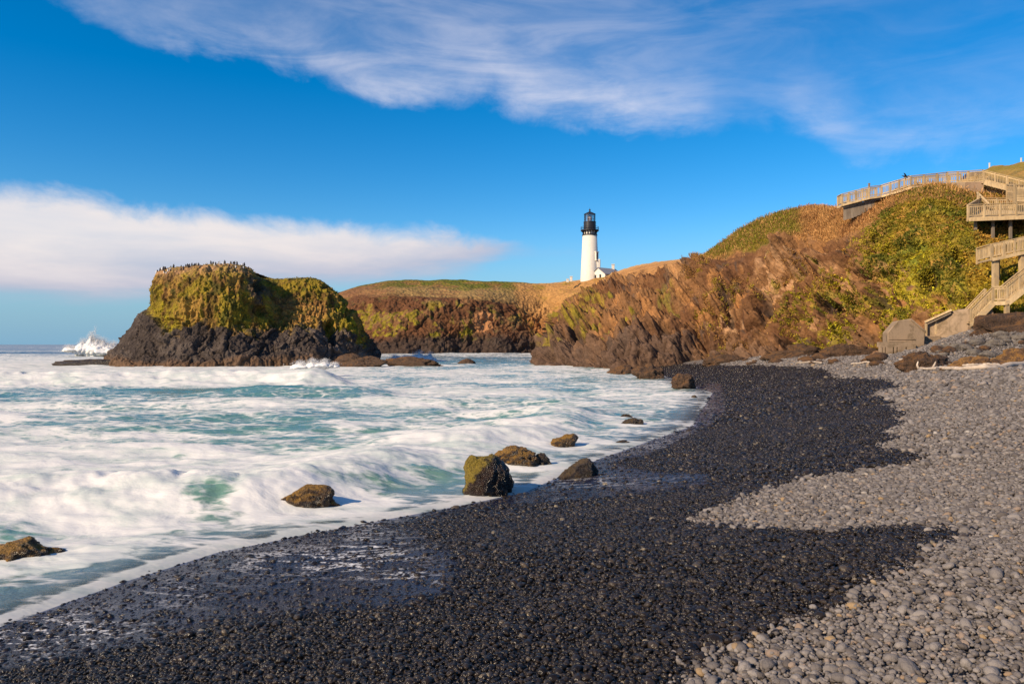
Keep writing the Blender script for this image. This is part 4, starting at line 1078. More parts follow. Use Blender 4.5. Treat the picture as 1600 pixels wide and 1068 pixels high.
def boulder(name, mat, c, size, seed, rz=0., rough=.30, lumps=None, sub=4, label=None, cat='boulder', group=None, sharp=.25, tilt=(0, 0), kind=None):
    """rounded, cracked rock: an icosphere pushed about by ridged noise, then planed by a few facets"""
    bm = bmesh.new(); bmesh.ops.create_icosphere(bm, subdivisions=sub, radius=1.0)
    V = np.array([v.co[:] for v in bm.verts]); n = V / np.linalg.norm(V, axis=1, keepdims=True)
    k = 1 + rough * fbm(n * 1.1 + seed * 3.7, 3, seed) + sharp * .45 * ridged(n * 1.7 + seed * 1.3, 4, seed + 3) + .05 * fbm(n * 7 + seed, 3, seed + 5)
    rs_ = np.random.default_rng(seed)
    for _ in range(9):
        d = rs_.normal(size=3); d /= np.linalg.norm(d)
        lim = rs_.uniform(.74, .95); pr = (n * k[:, None]) @ d
        ov = np.clip(pr - lim, 0, None); k = k - ov * np.clip(n @ d, 0, 1) * .85
    k = k + .07 * ridged(n * 4.5 + seed, 3, seed + 9) + .02 * ridged(n * 11 + seed, 2, seed + 12) + (.05 + .10 * (sharp > .65)) * blocks(n * 1.9 + .3 * fbm(n * 2, 2, seed)[..., None] + seed, seed + 21)
    W = n * k[:, None]
    if lumps:
        for (lx, ly, lz, lr, la) in lumps:
            dd = np.linalg.norm(n - np.array([lx, ly, lz]) / np.linalg.norm([lx, ly, lz]), axis=1)
            W += n * (la * np.exp(-(dd / lr) ** 2))[:, None]
    lo, hi = W.min(0), W.max(0); W = (W - (lo + hi) / 2) / ((hi - lo) / 2)
    W *= np.array(size) / 2
    Rm = np.array((Matrix.Rotation(rz, 3, 'Z') @ Matrix.Rotation(tilt[0], 3, 'Y') @ Matrix.Rotation(tilt[1], 3, 'X')))
    W = W @ Rm.T
    for v, q_ in zip(bm.verts, W): v.co = q_
    me = bpy.data.meshes.new(name); bm.to_mesh(me); bm.free()
    me.polygons.foreach_set('use_smooth', [True] * len(me.polygons)); me.materials.append(mat)
    o = bpy.data.objects.new(name, me); o.location = c; link(o)
    return tag(o, label, cat, group, kind)

def shore_rock(name, mat, u0, u1, v0, v1, seed, label, zb=0.0, depth=.8, sink=.45, **kw):
    """rock whose outline in the photograph spans u0..u1, v0..v1 and whose foot is at height zb"""
    Y = (H - zb) * F / (v1 - HV)
    wdt = (u1 - u0) / F * Y; hgt = (v1 - v0) / F * Y
    Yc = Y + wdt * depth * .5
    s = Yc / Y
    full = hgt * s / (1 - sink)
    c = ((u0 + u1) / 2 - CU) / F * Yc, Yc, zb + hgt * s - full / 2
    return boulder(name, mat, c, (wdt * s * 1.02, wdt * s * depth, full * 1.02), seed, label=label, **kw)
G_ROCK = 'boulders in the wash'
shore_rock('boulder', M_MOSSY, 722, 803, 716, 776, 3, 'big wet brown boulder with bright yellow-green moss on its left shoulder', .05, .9, .30, rough=.25, sub=5, lumps=[(-.3, -.2, 1, .7, .15)], group=G_ROCK, tilt=(.12, 0))
shore_rock('boulder', M_WEED, 770, 842, 703, 733, 14, 'long golden brown weedy boulder just behind the big mossy one', .0, .8, .45, group=G_ROCK, sub=5)
shore_rock('boulder', M_DARK, 828, 864, 710, 730, 8, 'small dark rock touching the right end of the long golden boulder', .0, .8, .4, group=G_ROCK, sub=5)
shore_rock('boulder', M_WEED, 858, 904, 680, 701, 12, 'pointed brown rock rising to its right, in foam behind the others', .0, .7, .45, group=G_ROCK, lumps=[(.8, 0, .8, .5, .7)], sub=5)
shore_rock('boulder', M_DARK, 872, 936, 720, 748, 21, 'low dark peaked rock at the edge of the black cobbles', .12, .8, .45, group=G_ROCK, sub=5)
shore_rock('boulder', M_WEED, 438, 532, 762, 803, 31, 'jagged brown boulder with yellow weed in the near surf', .0, .6, .40, group=G_ROCK, lumps=[(.6, -.1, .9, .5, .5)], sharp=.6, rough=.4, sub=5)
shore_rock('boulder', M_DARK, 500, 552, 752, 778, 33, 'dark rock end poking out behind the jagged weedy boulder', .0, .5, .5, group=G_ROCK, sub=5)
shore_rock('boulder', M_WEED, -45, 98, 850, 884, 37, 'flat rust brown rock cut off by the left edge of the photo', .0, .6, .50, group=G_ROCK, sub=5)
shore_rock('boulder', M_DARK, 968, 1006, 654, 667, 41, 'small low rock in the thin wash beyond the peaked rock', .0, .7, .5, group=G_ROCK, sub=5)
shore_rock('boulder', M_DARK, 966, 990, 647, 656, 43, 'tiny dark rock just behind the small low rock', .0, .7, .5, group=G_ROCK, sub=5)
shore_rock('boulder', M_DARK, 960, 984, 688, 694, 44, 'tiny flat rock awash between the pointed rock and the beach', .0, .8, .5, group=G_ROCK, sub=5)
shore_rock('boulder', M_BROWN, 1048, 1088, 584, 601, 47, 'rounded ochre boulder alone at the far edge of the black cobbles', .35, .8, .4, group='boulders under the headland', sharp=.5, rough=.4, sub=5)
shore_rock('boulder', M_BROWN, 986, 1038, 568, 590, 49, 'brown boulder at the foot of the headland beside the water', .1, .8, .4, group='boulders under the headland', sharp=.5, rough=.4, sub=5)
shore_rock('boulder', M_BROWN, 948, 992, 570, 584, 53, 'low brown rock at the water line below the headland nose', .0, .8, .45, group='boulders under the headland', sharp=.5, rough=.4, sub=5)
shore_rock('boulder', M_DARK, 1078, 1090, 617, 622, 55, 'lone little dark stone in the wash by the far beach', .05, .8, .5, group=G_ROCK, sub=5)
shore_rock('reef', M_BROWN, 516, 606, 552, 574, 61, 'rusty reef ledge running off the right end of the sea stack', .0, .35, .4, sharp=.7, rough=.5, sub=5, cat='reef', group='reef rocks')
shore_rock('reef', M_BROWN, 598, 694, 557, 573, 63, 'low brown reef awash in front of the far cliff', .0, .3, .45, sharp=.7, rough=.5, sub=5, cat='reef', group='reef rocks')
shore_rock('reef', M_BROWN, 714, 746, 560, 569, 65, 'little brown rock alone in the middle of the cove', .0, .5, .5, cat='reef', group='reef rocks')
shore_rock('reef', M_DARK, 84, 200, 561, 571.5, 67, 'long flat dark ledge at the left foot of the sea stack', .0, .3, .5, cat='reef', group='reef rocks')
shore_rock('reef', M_DARK, 118, 172, 537, 547, 69, 'dark rock under the bursting spray beyond the sea stack', .0, .35, .4, cat='reef', group='reef rocks')

# ledges and banks of weathered rock at the back of the beach
def back_rock(name, mat, u0, u1, v0, v1, Y, seed, label, depth=.5, sink=.4, cat='rock ledge', group='rock banks at the back of the beach', **kw):
    wdt = (u1 - u0) / F * Y; hgt = (v1 - v0) / F * Y; full = hgt / (1 - sink)
    zt = H + (HV - v0) / F * Y
    c = ((u0 + u1) / 2 - CU) / F * Y, Y + wdt * depth * .3, zt - full / 2
    return boulder(name, mat, c, (wdt * 1.02, wdt * depth, full), seed, label=label, cat=cat, group=group, rough=.5, sub=5, **kw)
def seat(u, v): return on_beach(u, v)[1]
back_rock('rock_ledge', M_BROWN, 1402, 1500, 548, 580, seat(1450, 577), 71, 'brown weathered ledge below the gabled concrete block', .35, .35, sharp=.7)
back_rock('rock_ledge', M_OCHRE, 1474, 1562, 555, 578, seat(1520, 574), 73, 'ochre ledge behind the driftwood log, middle of the bank', .35, .40, sharp=.7)
back_rock('rock_ledge', M_OCHRE, 1535, 1680, 543, 578, seat(1580, 572), 75, 'broad ochre bank above the thick end of the driftwood', .35, .40, sharp=.7)
back_rock('rock_ledge', M_BROWN, 1526, 1700, 484, 522, 52.5, 77, 'long dark brown ridge under the timber stairs', .25, .45, sharp=.5, tilt=(-.10, 0))
back_rock('rock_ledge', M_BROWN, 1192, 1312, 536, 568, 71, 79, 'hummocky brown ledge at the cliff foot left of the concrete block', .3, .35, sharp=.8)
back_rock('rock_ledge', M_BROWN, 1280, 1392, 535, 564, 66, 81, 'brown bank of fallen earth against the concrete block', .3, .35, sharp=.8)
back_rock('rock_ledge', M_BROWN, 1100, 1200, 552, 573, 78, 83, 'low rock apron where the headland meets the grey cobbles', .3, .4, sharp=.8)
# rubble of loose stones under the concrete wall
for i in range(46):
    u = random.uniform(1455, 1600); v = random.uniform(516, 560)
    if v < 545 - (u - 1455) * .18: v = 545 - (u - 1455) * .18 + random.uniform(0, 14)
    x, y = on_beach(u, v)
    if y > 58: y = 56
    x = (u - CU) / F * y
    s = random.choice((.35, .45, .55, .7, 1.0))
    zz = float(beach_z(np.array([x]), np.array([y]))[0])
    brown = random.random() < .3
    boulder('rubble_stone', M_BROWN if brown else M_SHINGLE, (x, y, zz + s * .12), (s * 1.3, s, s * .62), 200 + i, random.uniform(0, 3), sub=3,
            label='loose brown stone in the rubble slope below the concrete stair wall' if brown else 'loose pale grey stone in the rubble slope below the concrete stair wall', cat='stone', group='brown rubble stones' if brown else 'grey rubble stones')

for i in range(16):
    u = random.uniform(1150, 1400); x, y = on_beach(u, random.uniform(562, 571)); x = (u - CU) / F * y
    s = random.choice((.5, .7, .9, 1.3)); zz = float(beach_z(np.array([x]), np.array([y]))[0])
    boulder('fallen_rock', M_BROWN, (x, y, zz + s * .12), (s * 1.5, s, s * .7), 400 + i, random.uniform(0, 3), sub=3, sharp=.7,
            label='small fallen brown rock scattered along the foot of the headland', cat='rock', group='fallen rocks along the cliff foot')

# ------------------------------------------------------------------ driftwood
def wood_mat(name, c0, c1, scale=(1, 1, 8), rough=.85):
    mt, nt, out = new_mat(name)
    p = nt.pos()
    n = nt.noise(nt.scaled(p, scale), 2.5, 6, .65, .4); n2 = nt.noise(p, .9, 4)
    c = nt.mix(nt.ss(n, .3, .7), c0, c1)
    c = nt.mix(nt.m('MULTIPLY', nt.ss(n2, .45, .7), .35), c, tuple(x * .55 for x in c0))
    rn = nt.new('ShaderNodeObjectInfo').outputs['Random']
    c = nt.mix(nt.m('MULTIPLY', rn, .55), c, tuple(x * .45 for x in c0))
    c = nt.mix(nt.m('MULTIPLY', nt.ss(nt.noise(p, 3.1, 4), .5, .72), .4), c, (.17, .15, .13))
    principled(nt, out, c, rough, nt.bump(n, .4, .02), .2)
    return mt
M_DRIFT = wood_mat('driftwood', (.42, .33, .25), (.66, .56, .46), (.6, 2, 6))
def log(pts, r, label, branches=()):
    o = empty('driftwood_log', pts[0])
    m = MB(); n = len(pts); path = catmull(np.array([tuple(p) for p in pts]), 28)
    path[:, 2] += .05 * fbm(path * 1.3, 2, 9); path[:, 1] += .06 * fbm(path * 1.1 + 5, 2, 8)
    m.tube([tuple(p) for p in path], [r[0] + (r[1] - r[0]) * i / 27 + .012 * math.sin(i * 2.3) for i in range(28)], 8)
    m.build('trunk', M_DRIFT, o, smooth=True)
    for b in branches:
        m = MB(); path = catmull(np.array([tuple(p) for p in b]), 10)
        m.tube([tuple(p) for p in path], [.075 - .005 * i for i in range(10)], 7)
        m.build('branch', M_DRIFT, o, smooth=True)
    return tag(o, label, 'driftwood', 'driftwood at the back of the beach')
def rest(u, v, up=.07, dy=0.):
    x, y = on_beach(u, v); return Vector(((u - CU) / F * y, y - dy, float(beach_z(np.array([x]), np.array([y]))[0]) + up))
def log_at(pl, up=.08): return [rest(u, v, up) for u, v in pl]
L1 = log_at([(1436, 579.5), (1480, 580), (1530, 579), (1572, 576), (1625, 570)], .14)
log(L1, (.07, .17), 'long pale driftwood log lying along the top of the dry cobbles', [[L1[0], L1[0] + Vector((-.1, 0, .15)), L1[0] + Vector((-.02, .05, .38))], [L1[0].lerp(L1[1], .5), L1[0].lerp(L1[1], .5) + Vector((.12, .05, .18)), L1[0].lerp(L1[1], .5) + Vector((.2, .05, .36))]])
log(log_at([(1498, 576), (1520, 575), (1540, 574), (1562, 576.5)], .18), (.05, .08), 'short bent driftwood branch just above the long pale log')
for i_, (pl, lb) in enumerate((([(1405, 566), (1425, 564.5), (1440, 566)], 'small grey driftwood stick below the gabled concrete block'), ([(1330, 571), (1352, 569), (1372, 570)], 'pale driftwood stick lying left of the gabled concrete block'), ([(1244, 570), (1262, 568), (1284, 569.5)], 'thin driftwood stick at the cliff foot farthest from the stairs'), ([(1565, 560), (1585, 556), (1606, 557)], 'driftwood stick on the rubble above the ochre bank'))):
    log(log_at(pl, .14), (.05, .09), lb)

# ------------------------------------------------------------------ bursting spray beyond the stack
mt_sp, nt, out = new_mat('spray')
df = principled(nt, None, (.90, .90, .90), .95, None, .05); tl = nt.new('ShaderNodeBsdfTranslucent'); tl.inputs[0].default_value = (.85, .85, .86, 1)
ms = nt.new('ShaderNodeMixShader'); ms.inputs[0].default_value = .3; nt.l.new(df.outputs[0], ms.inputs[1]); nt.l.new(tl.outputs[0], ms.inputs[2])
nt.l.new(ms.outputs[0], out.inputs['Surface'])
def spray(name, plumes, Y, n, label, seed, dmin=.06, dmax=.26):
    """thousands of drops thrown up in plumes; each plume is (u of base, v of base, u of tip, v of tip, spread in px)"""
    rs_ = np.random.default_rng(seed)
    bm = bmesh.new(); bmesh.ops.create_icosphere(bm, subdivisions=1, radius=1.0) if False else bmesh.ops.create_cone(bm, segments=4, radius1=1, radius2=0, depth=1.4, cap_ends=True, cap_tris=True)
    bv = np.array([v.co[:] for v in bm.verts]); bf = np.array([[v.index for v in f.verts] for f in bm.faces]); bm.free()
    Vs, Fs = [], []; off = 0
    b2 = bmesh.new(); bmesh.ops.create_icosphere(b2, subdivisions=4, radius=1.0)
    cv_ = np.array([v.co[:] for v in b2.verts]); cf_ = np.array([[v.index for v in f.verts] for f in b2.faces]); b2.free()
    for i_, p in enumerate(plumes):
        if p[5] < .3: continue
        hgt = (p[1] - p[3]) / F * Y * .66; rad = p[4] / F * Y * 1.05
        kk = 1 + .30 * fbm(cv_ * 2.2 + i_ * 9, 4, 300 + i_, .6) + .14 * fbm(cv_ * 7 + i_, 3, 320 + i_)
        q_ = cv_ * kk[:, None] * np.array([rad, rad, hgt])
        tz = np.clip(q_[:, 2] / max(hgt, .1), 0, 1)
        q_[:, :2] *= (1.15 - .85 * tz)[:, None]; q_[:, 0] += (p[2] - p[0]) / F * Y * tz
        q_ += np.array([(p[0] - CU) / F * Y, Y, max(H + (HV - p[1]) / F * Y, 0) - .1])
        Vs.append(q_); Fs.append(cf_ + off); off += len(q_)
    wts = np.array([p[5] for p in plumes], float); wts /= wts.sum()
    for p, w_ in zip(plumes, wts):
        m = int(n * w_)
        t = rs_.beta(1.3, 1.3, m); sp = p[4] * (1.0 - .60 * t)
        u = p[0] + (p[2] - p[0]) * t + rs_.normal(0, .55, m) * sp; v = p[1] + (p[3] - p[1]) * t + rs_.normal(0, .10, m) * p[4]
        y = Y + rs_.normal(0, .42, m) * sp / F * Y
        c = np.stack([(u - CU) / F * y, y, np.maximum(H + (HV - v) / F * y, .0)], -1)
        r = rs_.uniform(dmin, dmax, m) * (1.15 - .85 * t)
        sc = r[:, None, None] * rs_.uniform(.7, 1.4, (m, 1, 3))
        Vs.append((bv[None] * sc + c[:, None]).reshape(-1, 3)); Fs.append((bf[None] + (np.arange(m) * len(bv))[:, None, None]).reshape(-1, 3) + off); off += m * len(bv)
    o = bpy.data.objects.new(name, raw_mesh(name, np.concatenate(Vs), np.concatenate(Fs), mt_sp, True)); link(o)
    return tag(o, label, 'spray', kind='stuff')
spray('sea_spray', [(132, 545, 130, 527, 13, 1.0), (143, 545, 143, 516, 11, 1.3), (150, 545, 152, 523, 14, 1.2), (160, 545, 160, 526, 16, 1.4), (172, 546, 178, 532, 17, 1.5), (188, 546, 196, 536, 14, .8), (118, 546, 106, 539, 16, 1.0), (146, 530, 150, 506, 6, .12)], 185, 22000, 'white spray bursting over a rock beyond the sea stack', 3, .02, .10)
spray('sea_spray', [(490, 570, 488, 559, 12, 1.0), (505, 569, 508, 560, 12, 1.0), (472, 571, 468, 563, 14, .8), (518, 570, 524, 565, 10, .5)], 72, 4000, 'white burst where the roller meets the right end of the sea stack', 4, .012, .05)
spray('sea_spray', [(620, 560, 616, 553, 10, .8), (650, 559, 656, 547, 13, 1.2), (668, 560, 672, 549, 10, .8), (636, 560, 634, 554, 12, .8)], 142, 4000, 'small white splash behind the low reef in the cove', 5, .02, .08)

# ------------------------------------------------------------------ lighthouse
def paint(name, c, rough=.6, dirt=.12, sc=1.2):
    mt, nt, out = new_mat(name)
    p = nt.pos(); n = nt.noise(p, sc, 6, .65); n2 = nt.noise(nt.scaled(p, (2, 2, .25)), sc * 2, 5, .6)
    k = nt.m('MULTIPLY', nt.ss(nt.m('ADD', nt.m('MULTIPLY', n, .5), nt.m('MULTIPLY', n2, .5)), .45, .7), dirt)
    base_c = nt.mix(k, c, tuple(x * .45 for x in c))
    if dirt > .5: base_c = nt.mix(nt.m('MULTIPLY', nt.ss(nt.noise(p, 1.1, 6, .7, .5), .48, .62), .6), base_c, (.12, .085, .045))
    principled(nt, out, base_c, rough, nt.bump(n2, .15, .01), .35)
    return mt
M_WHITE = paint('white_masonry', (.66, .61, .53), .7, .22, .8); M_BLACK = paint('black_iron', (.018, .018, .024), .45)
M_ROOFG = paint('grey_shingle_roof', (.22, .22, .25), .7, .4, 2.0); M_DARKWIN = paint('dark_opening', (.03, .03, .035), .3)
mt_gl, nt, out = new_mat('lantern_glass')
gl = nt.new('ShaderNodeBsdfGlossy'); gl.inputs['Roughness'].default_value = .08; gl.inputs[0].default_value = (.85, .9, .95, 1)
tr = nt.new('ShaderNodeBsdfTransparent'); tr.inputs[0].default_value = (.88, .94, .94, 1)
ms = nt.new('ShaderNodeMixShader'); ms.inputs[0].default_value = .22; nt.l.new(tr.outputs[0], ms.inputs[1]); nt.l.new(gl.outputs[0], ms.inputs[2]); nt.l.new(ms.outputs[0], out.inputs['Surface'])
M_LENS = paint('lens_brass', (.50, .26, .13), .3, .2)
YL = 290.0; px = YL / F
base = PV(921.5, 437.5, YL); bz = base.z
def zl(v): return H + (HV - v) / F * YL
lh = empty('lighthouse', base); tag(lh, 'tall white lighthouse tower with black lantern room on the grassy headland', 'lighthouse')
C0 = (base.x, base.y)
def lat(name, prof, mat, n=48, parent=lh, smooth=True, a0=0.):
    m = MB(); m.lathe([(r, zl(v)) for r, v in prof], (C0[0], C0[1], 0), n, a0)
    return m.build(name, mat, parent, smooth=smooth)
tower = lat('tower', [(14.9 * px, 441), (14.5 * px, 437), (11.2 * px, 367.3), (0, 367.3)], M_WHITE, smooth=True)
for pl in tower.data.polygons: pl.use_smooth = True
lat('cornice', [(0, 368.2), (11.9 * px, 368.2), (11.9 * px, 366.6), (10.2 * px, 366.2), (0, 366.2)], M_BLACK, 32, smooth=False)
lat('service_room', [(10.0 * px, 366.5), (9.6 * px, 360.5)], M_WHITE, 32)
for i in range(16):
    a = 2 * PI * i / 16; m = MB()
    m.bar((C0[0] + 10.4 * px * math.cos(a), C0[1] + 10.4 * px * math.sin(a), zl(366.4)), (C0[0] + 10.9 * px * math.cos(a), C0[1] + 10.9 * px * math.sin(a), zl(360.6)), .34, .34)
    m.bar((C0[0] + 10.2 * px * math.cos(a), C0[1] + 10.2 * px * math.sin(a), zl(363.2)), (C0[0] + 13.4 * px * math.cos(a), C0[1] + 13.4 * px * math.sin(a), zl(360.6)), .22, .28)
    m.build('bracket', M_BLACK, lh)
lat('gallery_deck', [(9 * px, 361.0), (14.2 * px, 360.9), (14.2 * px, 359.7), (9 * px, 359.6)], M_BLACK, 32, smooth=False)
m = MB()
for vv_ in (354.8, 357.2):
    m.tube([(C0[0] + 13.8 * px * math.cos(2 * PI * i / 32), C0[1] + 13.8 * px * math.sin(2 * PI * i / 32), zl(vv_)) for i in range(33)], [.055] * 33, 6)
m.build('gallery_rail', M_BLACK, lh)
for i in range(16):
    a = 2 * PI * (i + .5) / 16; m = MB()
    m.bar((C0[0] + 13.8 * px * math.cos(a), C0[1] + 13.8 * px * math.sin(a), zl(360)), (C0[0] + 13.8 * px * math.cos(a), C0[1] + 13.8 * px * math.sin(a), zl(354.6)), .09, .09)
    m.build('rail_post', M_BLACK, lh)
lat('watch_room', [(9.7 * px, 359.8), (9.5 * px, 347.6), (9.9 * px, 347.4), (9.9 * px, 346.8), (0, 346.8)], M_BLACK, 32, smooth=False)
for i in range(10):
    a0, a1 = 2 * PI * i / 10 + .03, 2 * PI * (i + 1) / 10 - .03; r = 8.35 * px
    m = MB(); m.add([(C0[0] + r * math.cos(a), C0[1] + r * math.sin(a), zl(v)) for a, v in ((a0, 346.9), (a1, 346.9), (a1, 335), (a0, 335))], [(0, 1, 2, 3)])
    m.build('pane', mt_gl, lh)
    m = MB(); a = 2 * PI * i / 10
    m.bar((C0[0] + r * math.cos(a), C0[1] + r * math.sin(a), zl(346.9)), (C0[0] + r * math.cos(a), C0[1] + r * math.sin(a), zl(334.8)), .20, .20)
    m.build('mullion', M_BLACK, lh)
m = MB()
for vv_ in (339, 343):
    m.tube([(C0[0] + 8.4 * px * math.cos(2 * PI * i / 20), C0[1] + 8.4 * px * math.sin(2 * PI * i / 20), zl(vv_)) for i in range(21)], [.05] * 21, 5)
m.build('glazing_bar', M_BLACK, lh)
lat('lens', [(0, 346.8), (2.6 * px, 346), (3.4 * px, 342.5), (2.9 * px, 338.5), (1.2 * px, 336), (0, 335.6)], M_LENS, 20)
roof = lat('roof', [(0, 335.2), (8.9 * px, 335.3), (9.3 * px, 334.6), (5.6 * px, 332.6), (2.0 * px, 331.0), (1.0 * px, 330.2), (0.9 * px, 329.2), (0, 329.2)], M_BLACK, 32, smooth=False)
lat('vent_ball', [(0, 329.8), (1.0 * px, 329.3), (1.5 * px, 328.2), (1.0 * px, 327.0), (.3 * px, 326.6), (.22 * px, 324.8), (0, 324.8)], M_BLACK, 16)
# tall window with its hood on the right flank
def window_on_tower(u, v0, v1, name='window'):
    vm_ = (v0 + v1) / 2; r = (11.2 + (14.5 - 11.2) * (vm_ - 367.3) / 69.7) * px
    a = math.asin(max(-1, min(1, (u - 921.5) / (r / px)))); nx, ny = math.sin(a), -math.cos(a)
    ctr = Vector((C0[0] + nx * r, C0[1] + ny * r, zl(vm_))); t_ = Vector((-ny, nx, 0)); hgt = zl(v0) - zl(v1)
    d = Vector((nx, ny, 0)); rz_ = math.atan2(t_.y, t_.x)
    m = MB(); m.box(ctr, (.95, .5, hgt), rz_); w_ = m.build(name, M_DARKWIN, lh)
    m = MB()
    for s_ in (-1, 1): m.box(ctr + t_ * (.62 * s_) + d * .05, (.28, .75, hgt + .5), rz_)
    m.box(ctr + d * .10 + Vector((0, 0, hgt / 2 + .35)), (1.9, .9, .34), rz_)
    m.box(ctr + d * .12 + Vector((0, 0, -hgt / 2 - .18)), (1.8, 1.0, .36), rz_)
    m.build('frame', M_WHITE, w_)
window_on_tower(931.0, 396, 406.5)
window_on_tower(918.0, 470, 474)
m = MB(); m.box((base.x + 12.6 * px, base.y - 1.2, zl(414)), (1.5, 2.6, 4.2)); m.build('buttress', M_WHITE, lh, bevel=.2)
# keeper's annex
A = PV(924.5, 436.5, YL - 3); hx = Vector((.80, .60, 0)); hy = Vector((.60, -.80, 0))     # length and gable directions seen from the beach
hb = PV(934.5, 437, YL - 4.5)
oil = empty('annex_house', hb); tag(oil, 'low white gabled house with grey roof beside the lighthouse tower', 'house')
L_, Wd, eh, rh = 9.5, 7.4, 2.1, 2.5
gdir = Vector((.64, -.77, 0)); ldir = Vector((.77, .64, 0))
g0 = hb - gdir * Wd / 2; g1 = hb + gdir * Wd / 2
Zu = Vector((0, 0, 1))
m = MB(); m.prism([g0 - Zu * 1, g1 - Zu * 1, g1 + Zu * eh, hb + Zu * (eh + rh - .05), g0 + Zu * eh], ldir * L_); wall = m.build('wall', M_WHITE, oil)
m = MB()
for s_, g in ((-1, g0), (1, g1)):
    o0 = g + gdir * (s_ * .35) + Zu * (eh - .28) - ldir * .4; r0 = hb + Zu * (eh + rh) - ldir * .4
    m.prism([o0, r0, r0 + Zu * .22, o0 + Zu * .22], ldir * (L_ + .8))
roof_h = m.build('roof', M_ROOFG, oil)
m = MB(); cpos = hb + ldir * (L_ - 1.0) + Zu * (eh + rh + .7); m.box(cpos, (1.0, 1.0, 2.4)); m.box(cpos + Zu * 1.2, (1.3, 1.3, .25)); m.build('chimney', M_WHITE, roof_h, bevel=.04)
for t_ in (-1.4, 1.2):
    m = MB(); m.box(hb + gdir * t_ - ldir * .02 + Zu * 1.35, (.9, .2, 1.3), math.atan2(gdir.y, gdir.x)); m.build('window', M_DARKWIN, oil)
for i, (u, v0, v1) in enumerate(((892.5, 432, 440), (887, 436, 441))):
    b_ = PV(u, v1, 284); m = MB(); m.box(b_ + Vector((0, 0, (v1 - v0) / F * 284 / 2)), (.9, .9, (v1 - v0) / F * 284)); m.box(b_ + Vector((0, 0, (v1 - v0) / F * 284)), (1.2, 1.2, .25))
    tag(m.build('marker_post', M_WHITE, bevel=.06, origin=b_), ['stout white post left of the lighthouse, the taller one', 'shorter white post farther left of the lighthouse'][i], 'post', 'white posts by the lighthouse')

# ------------------------------------------------------------------ seabirds
M_BIRDD = paint('dark_plumage', (.030, .026, .028), .7); M_BIRDW = paint('white_plumage', (.62, .60, .58), .8)
def bird_mesh(s):
    """upright seabird: body, neck, head with bill and short tail in one continuous surface"""
    prof = [(0, .00, .02), (.02, .07, .06), (.01, .16, .115), (-.01, .26, .12), (-.02, .34, .085), (0, .40, .055), (.03, .45, .062), (.08, .465, .040), (.16, .46, .008)]
    V, Fc = [], []; n = 8
    for x, z_, r in prof:
        for j in range(n):
            a = 2 * PI * j / n; V.append((s * (x + r * math.cos(a) * .95), s * r * math.sin(a), s * (z_ + (r * .25 * math.cos(a)))))
    k = len(prof)
    Fc += [(i * n + j, i * n + (j + 1) % n, (i + 1) * n + (j + 1) % n, (i + 1) * n + j) for i in range(k - 1) for j in range(n)]
    b = len(V); V += [(s * -.10, s * .05, s * .12), (s * -.10, s * -.05, s * .12), (s * -.24, 0, s * .03)]; Fc += [(b, b + 1, b + 2)]
    me = bpy.data.meshes.new('seabird'); me.from_pydata(V, [], Fc); me.polygons.foreach_set('use_smooth', [True] * len(me.polygons)); me.update()
    return me
bd, bw = bird_mesh(1.1), bird_mesh(1.05); bd.materials.append(M_BIRDD); bw.materials.append(M_BIRDW)
rsb = np.random.default_rng(17)
sel = np.nonzero(((SL > 5.85) & (SL < 6.75) & (SU > 243) & (SU < 392) & (SG[..., 1] < 121)).ravel())[0]
SGf = SG.reshape(-1, 3)
for k in rsb.choice(sel, 60, replace=False):
    white = rsb.random() < .30
    o = bpy.data.objects.new('seabird', bw if white else bd); o.location = SGf[k] + np.array([0, 0, .02]); o.rotation_euler = (0, 0, rsb.uniform(0, 6.28)); s_ = rsb.uniform(.8, 1.15); o.scale = (s_, s_, s_)
    link(o); tag(o, 'tiny pale seabird perched on the flat crown of the sea stack' if white else 'tiny dark seabird perched on the flat crown of the sea stack', 'seabird', 'pale seabirds crowding the stack' if white else 'dark seabirds crowding the stack')

# ------------------------------------------------------------------ timber walkways and stairs
M_TIMBER = wood_mat('weathered_timber', (.44, .31, .165), (.62, .46, .26), (3, 3, .5), .8)
M_TIMB_D = wood_mat('grey_skirt_boards', (.20, .155, .115), (.30, .24, .18), (3, 3, .3), .85)
M_CONC = paint('concrete', (.30, .215, .14), .9, .6, .9); M_CONC2 = paint('brown_concrete', (.26, .175, .115), .9, .6, .9)
BAL = None
def stick(name, a, b, w_, h_, mat, parent, bevel=0.):
    m = MB(); m.bar(a, b, w_, h_); return m.build(name, mat, parent, bevel=bevel)
_bal_cache = {}
def baluster(p, h, parent):
    key = round(h, 2)
    if key not in _bal_cache:
        m = MB(); m.box((0, 0, h / 2), (.05, .05, h)); o = m.build('baluster', M_TIMBER); _bal_cache[key] = o.data; COL.objects.unlink(o); bpy.data.objects.remove(o)
    o = bpy.data.objects.new('baluster', _bal_cache[key]); o.location = Vector(p) - parent.location; link(o, parent)
def railing(parent, a, b, h=1.07, posts=3, gap=.155, ends=(1, 1), drop=.25):
    """posts, cap rail, bottom rail and balusters between two floor points"""
    a, b = Vector(a), Vector(b); Z = Vector((0, 0, 1)); n = posts
    for i in range(n):
        if (i == 0 and not ends[0]) or (i == n - 1 and not ends[1]): continue
        p = a.lerp(b, i / (n - 1)); m = MB(); m.box(p + Z * ((h - drop) / 2), (.15, .15, h + drop)); m.build('post', M_TIMBER, parent)
    stick('top_rail', a + Z * (h + .03), b + Z * (h + .03), .20, .06, M_TIMBER, parent)
    stick('rail', a + Z * (h - .13), b + Z * (h - .13), .045, .11, M_TIMBER, parent)
    stick('bottom_rail', a + Z * .14, b + Z * .14, .045, .11, M_TIMBER, parent)
    L = (b - a).length; k = max(2, int(L / gap))
    for i in range(1, k):
        p = a.lerp(b, i / k); baluster(p + Z * .16, h - .30, parent)
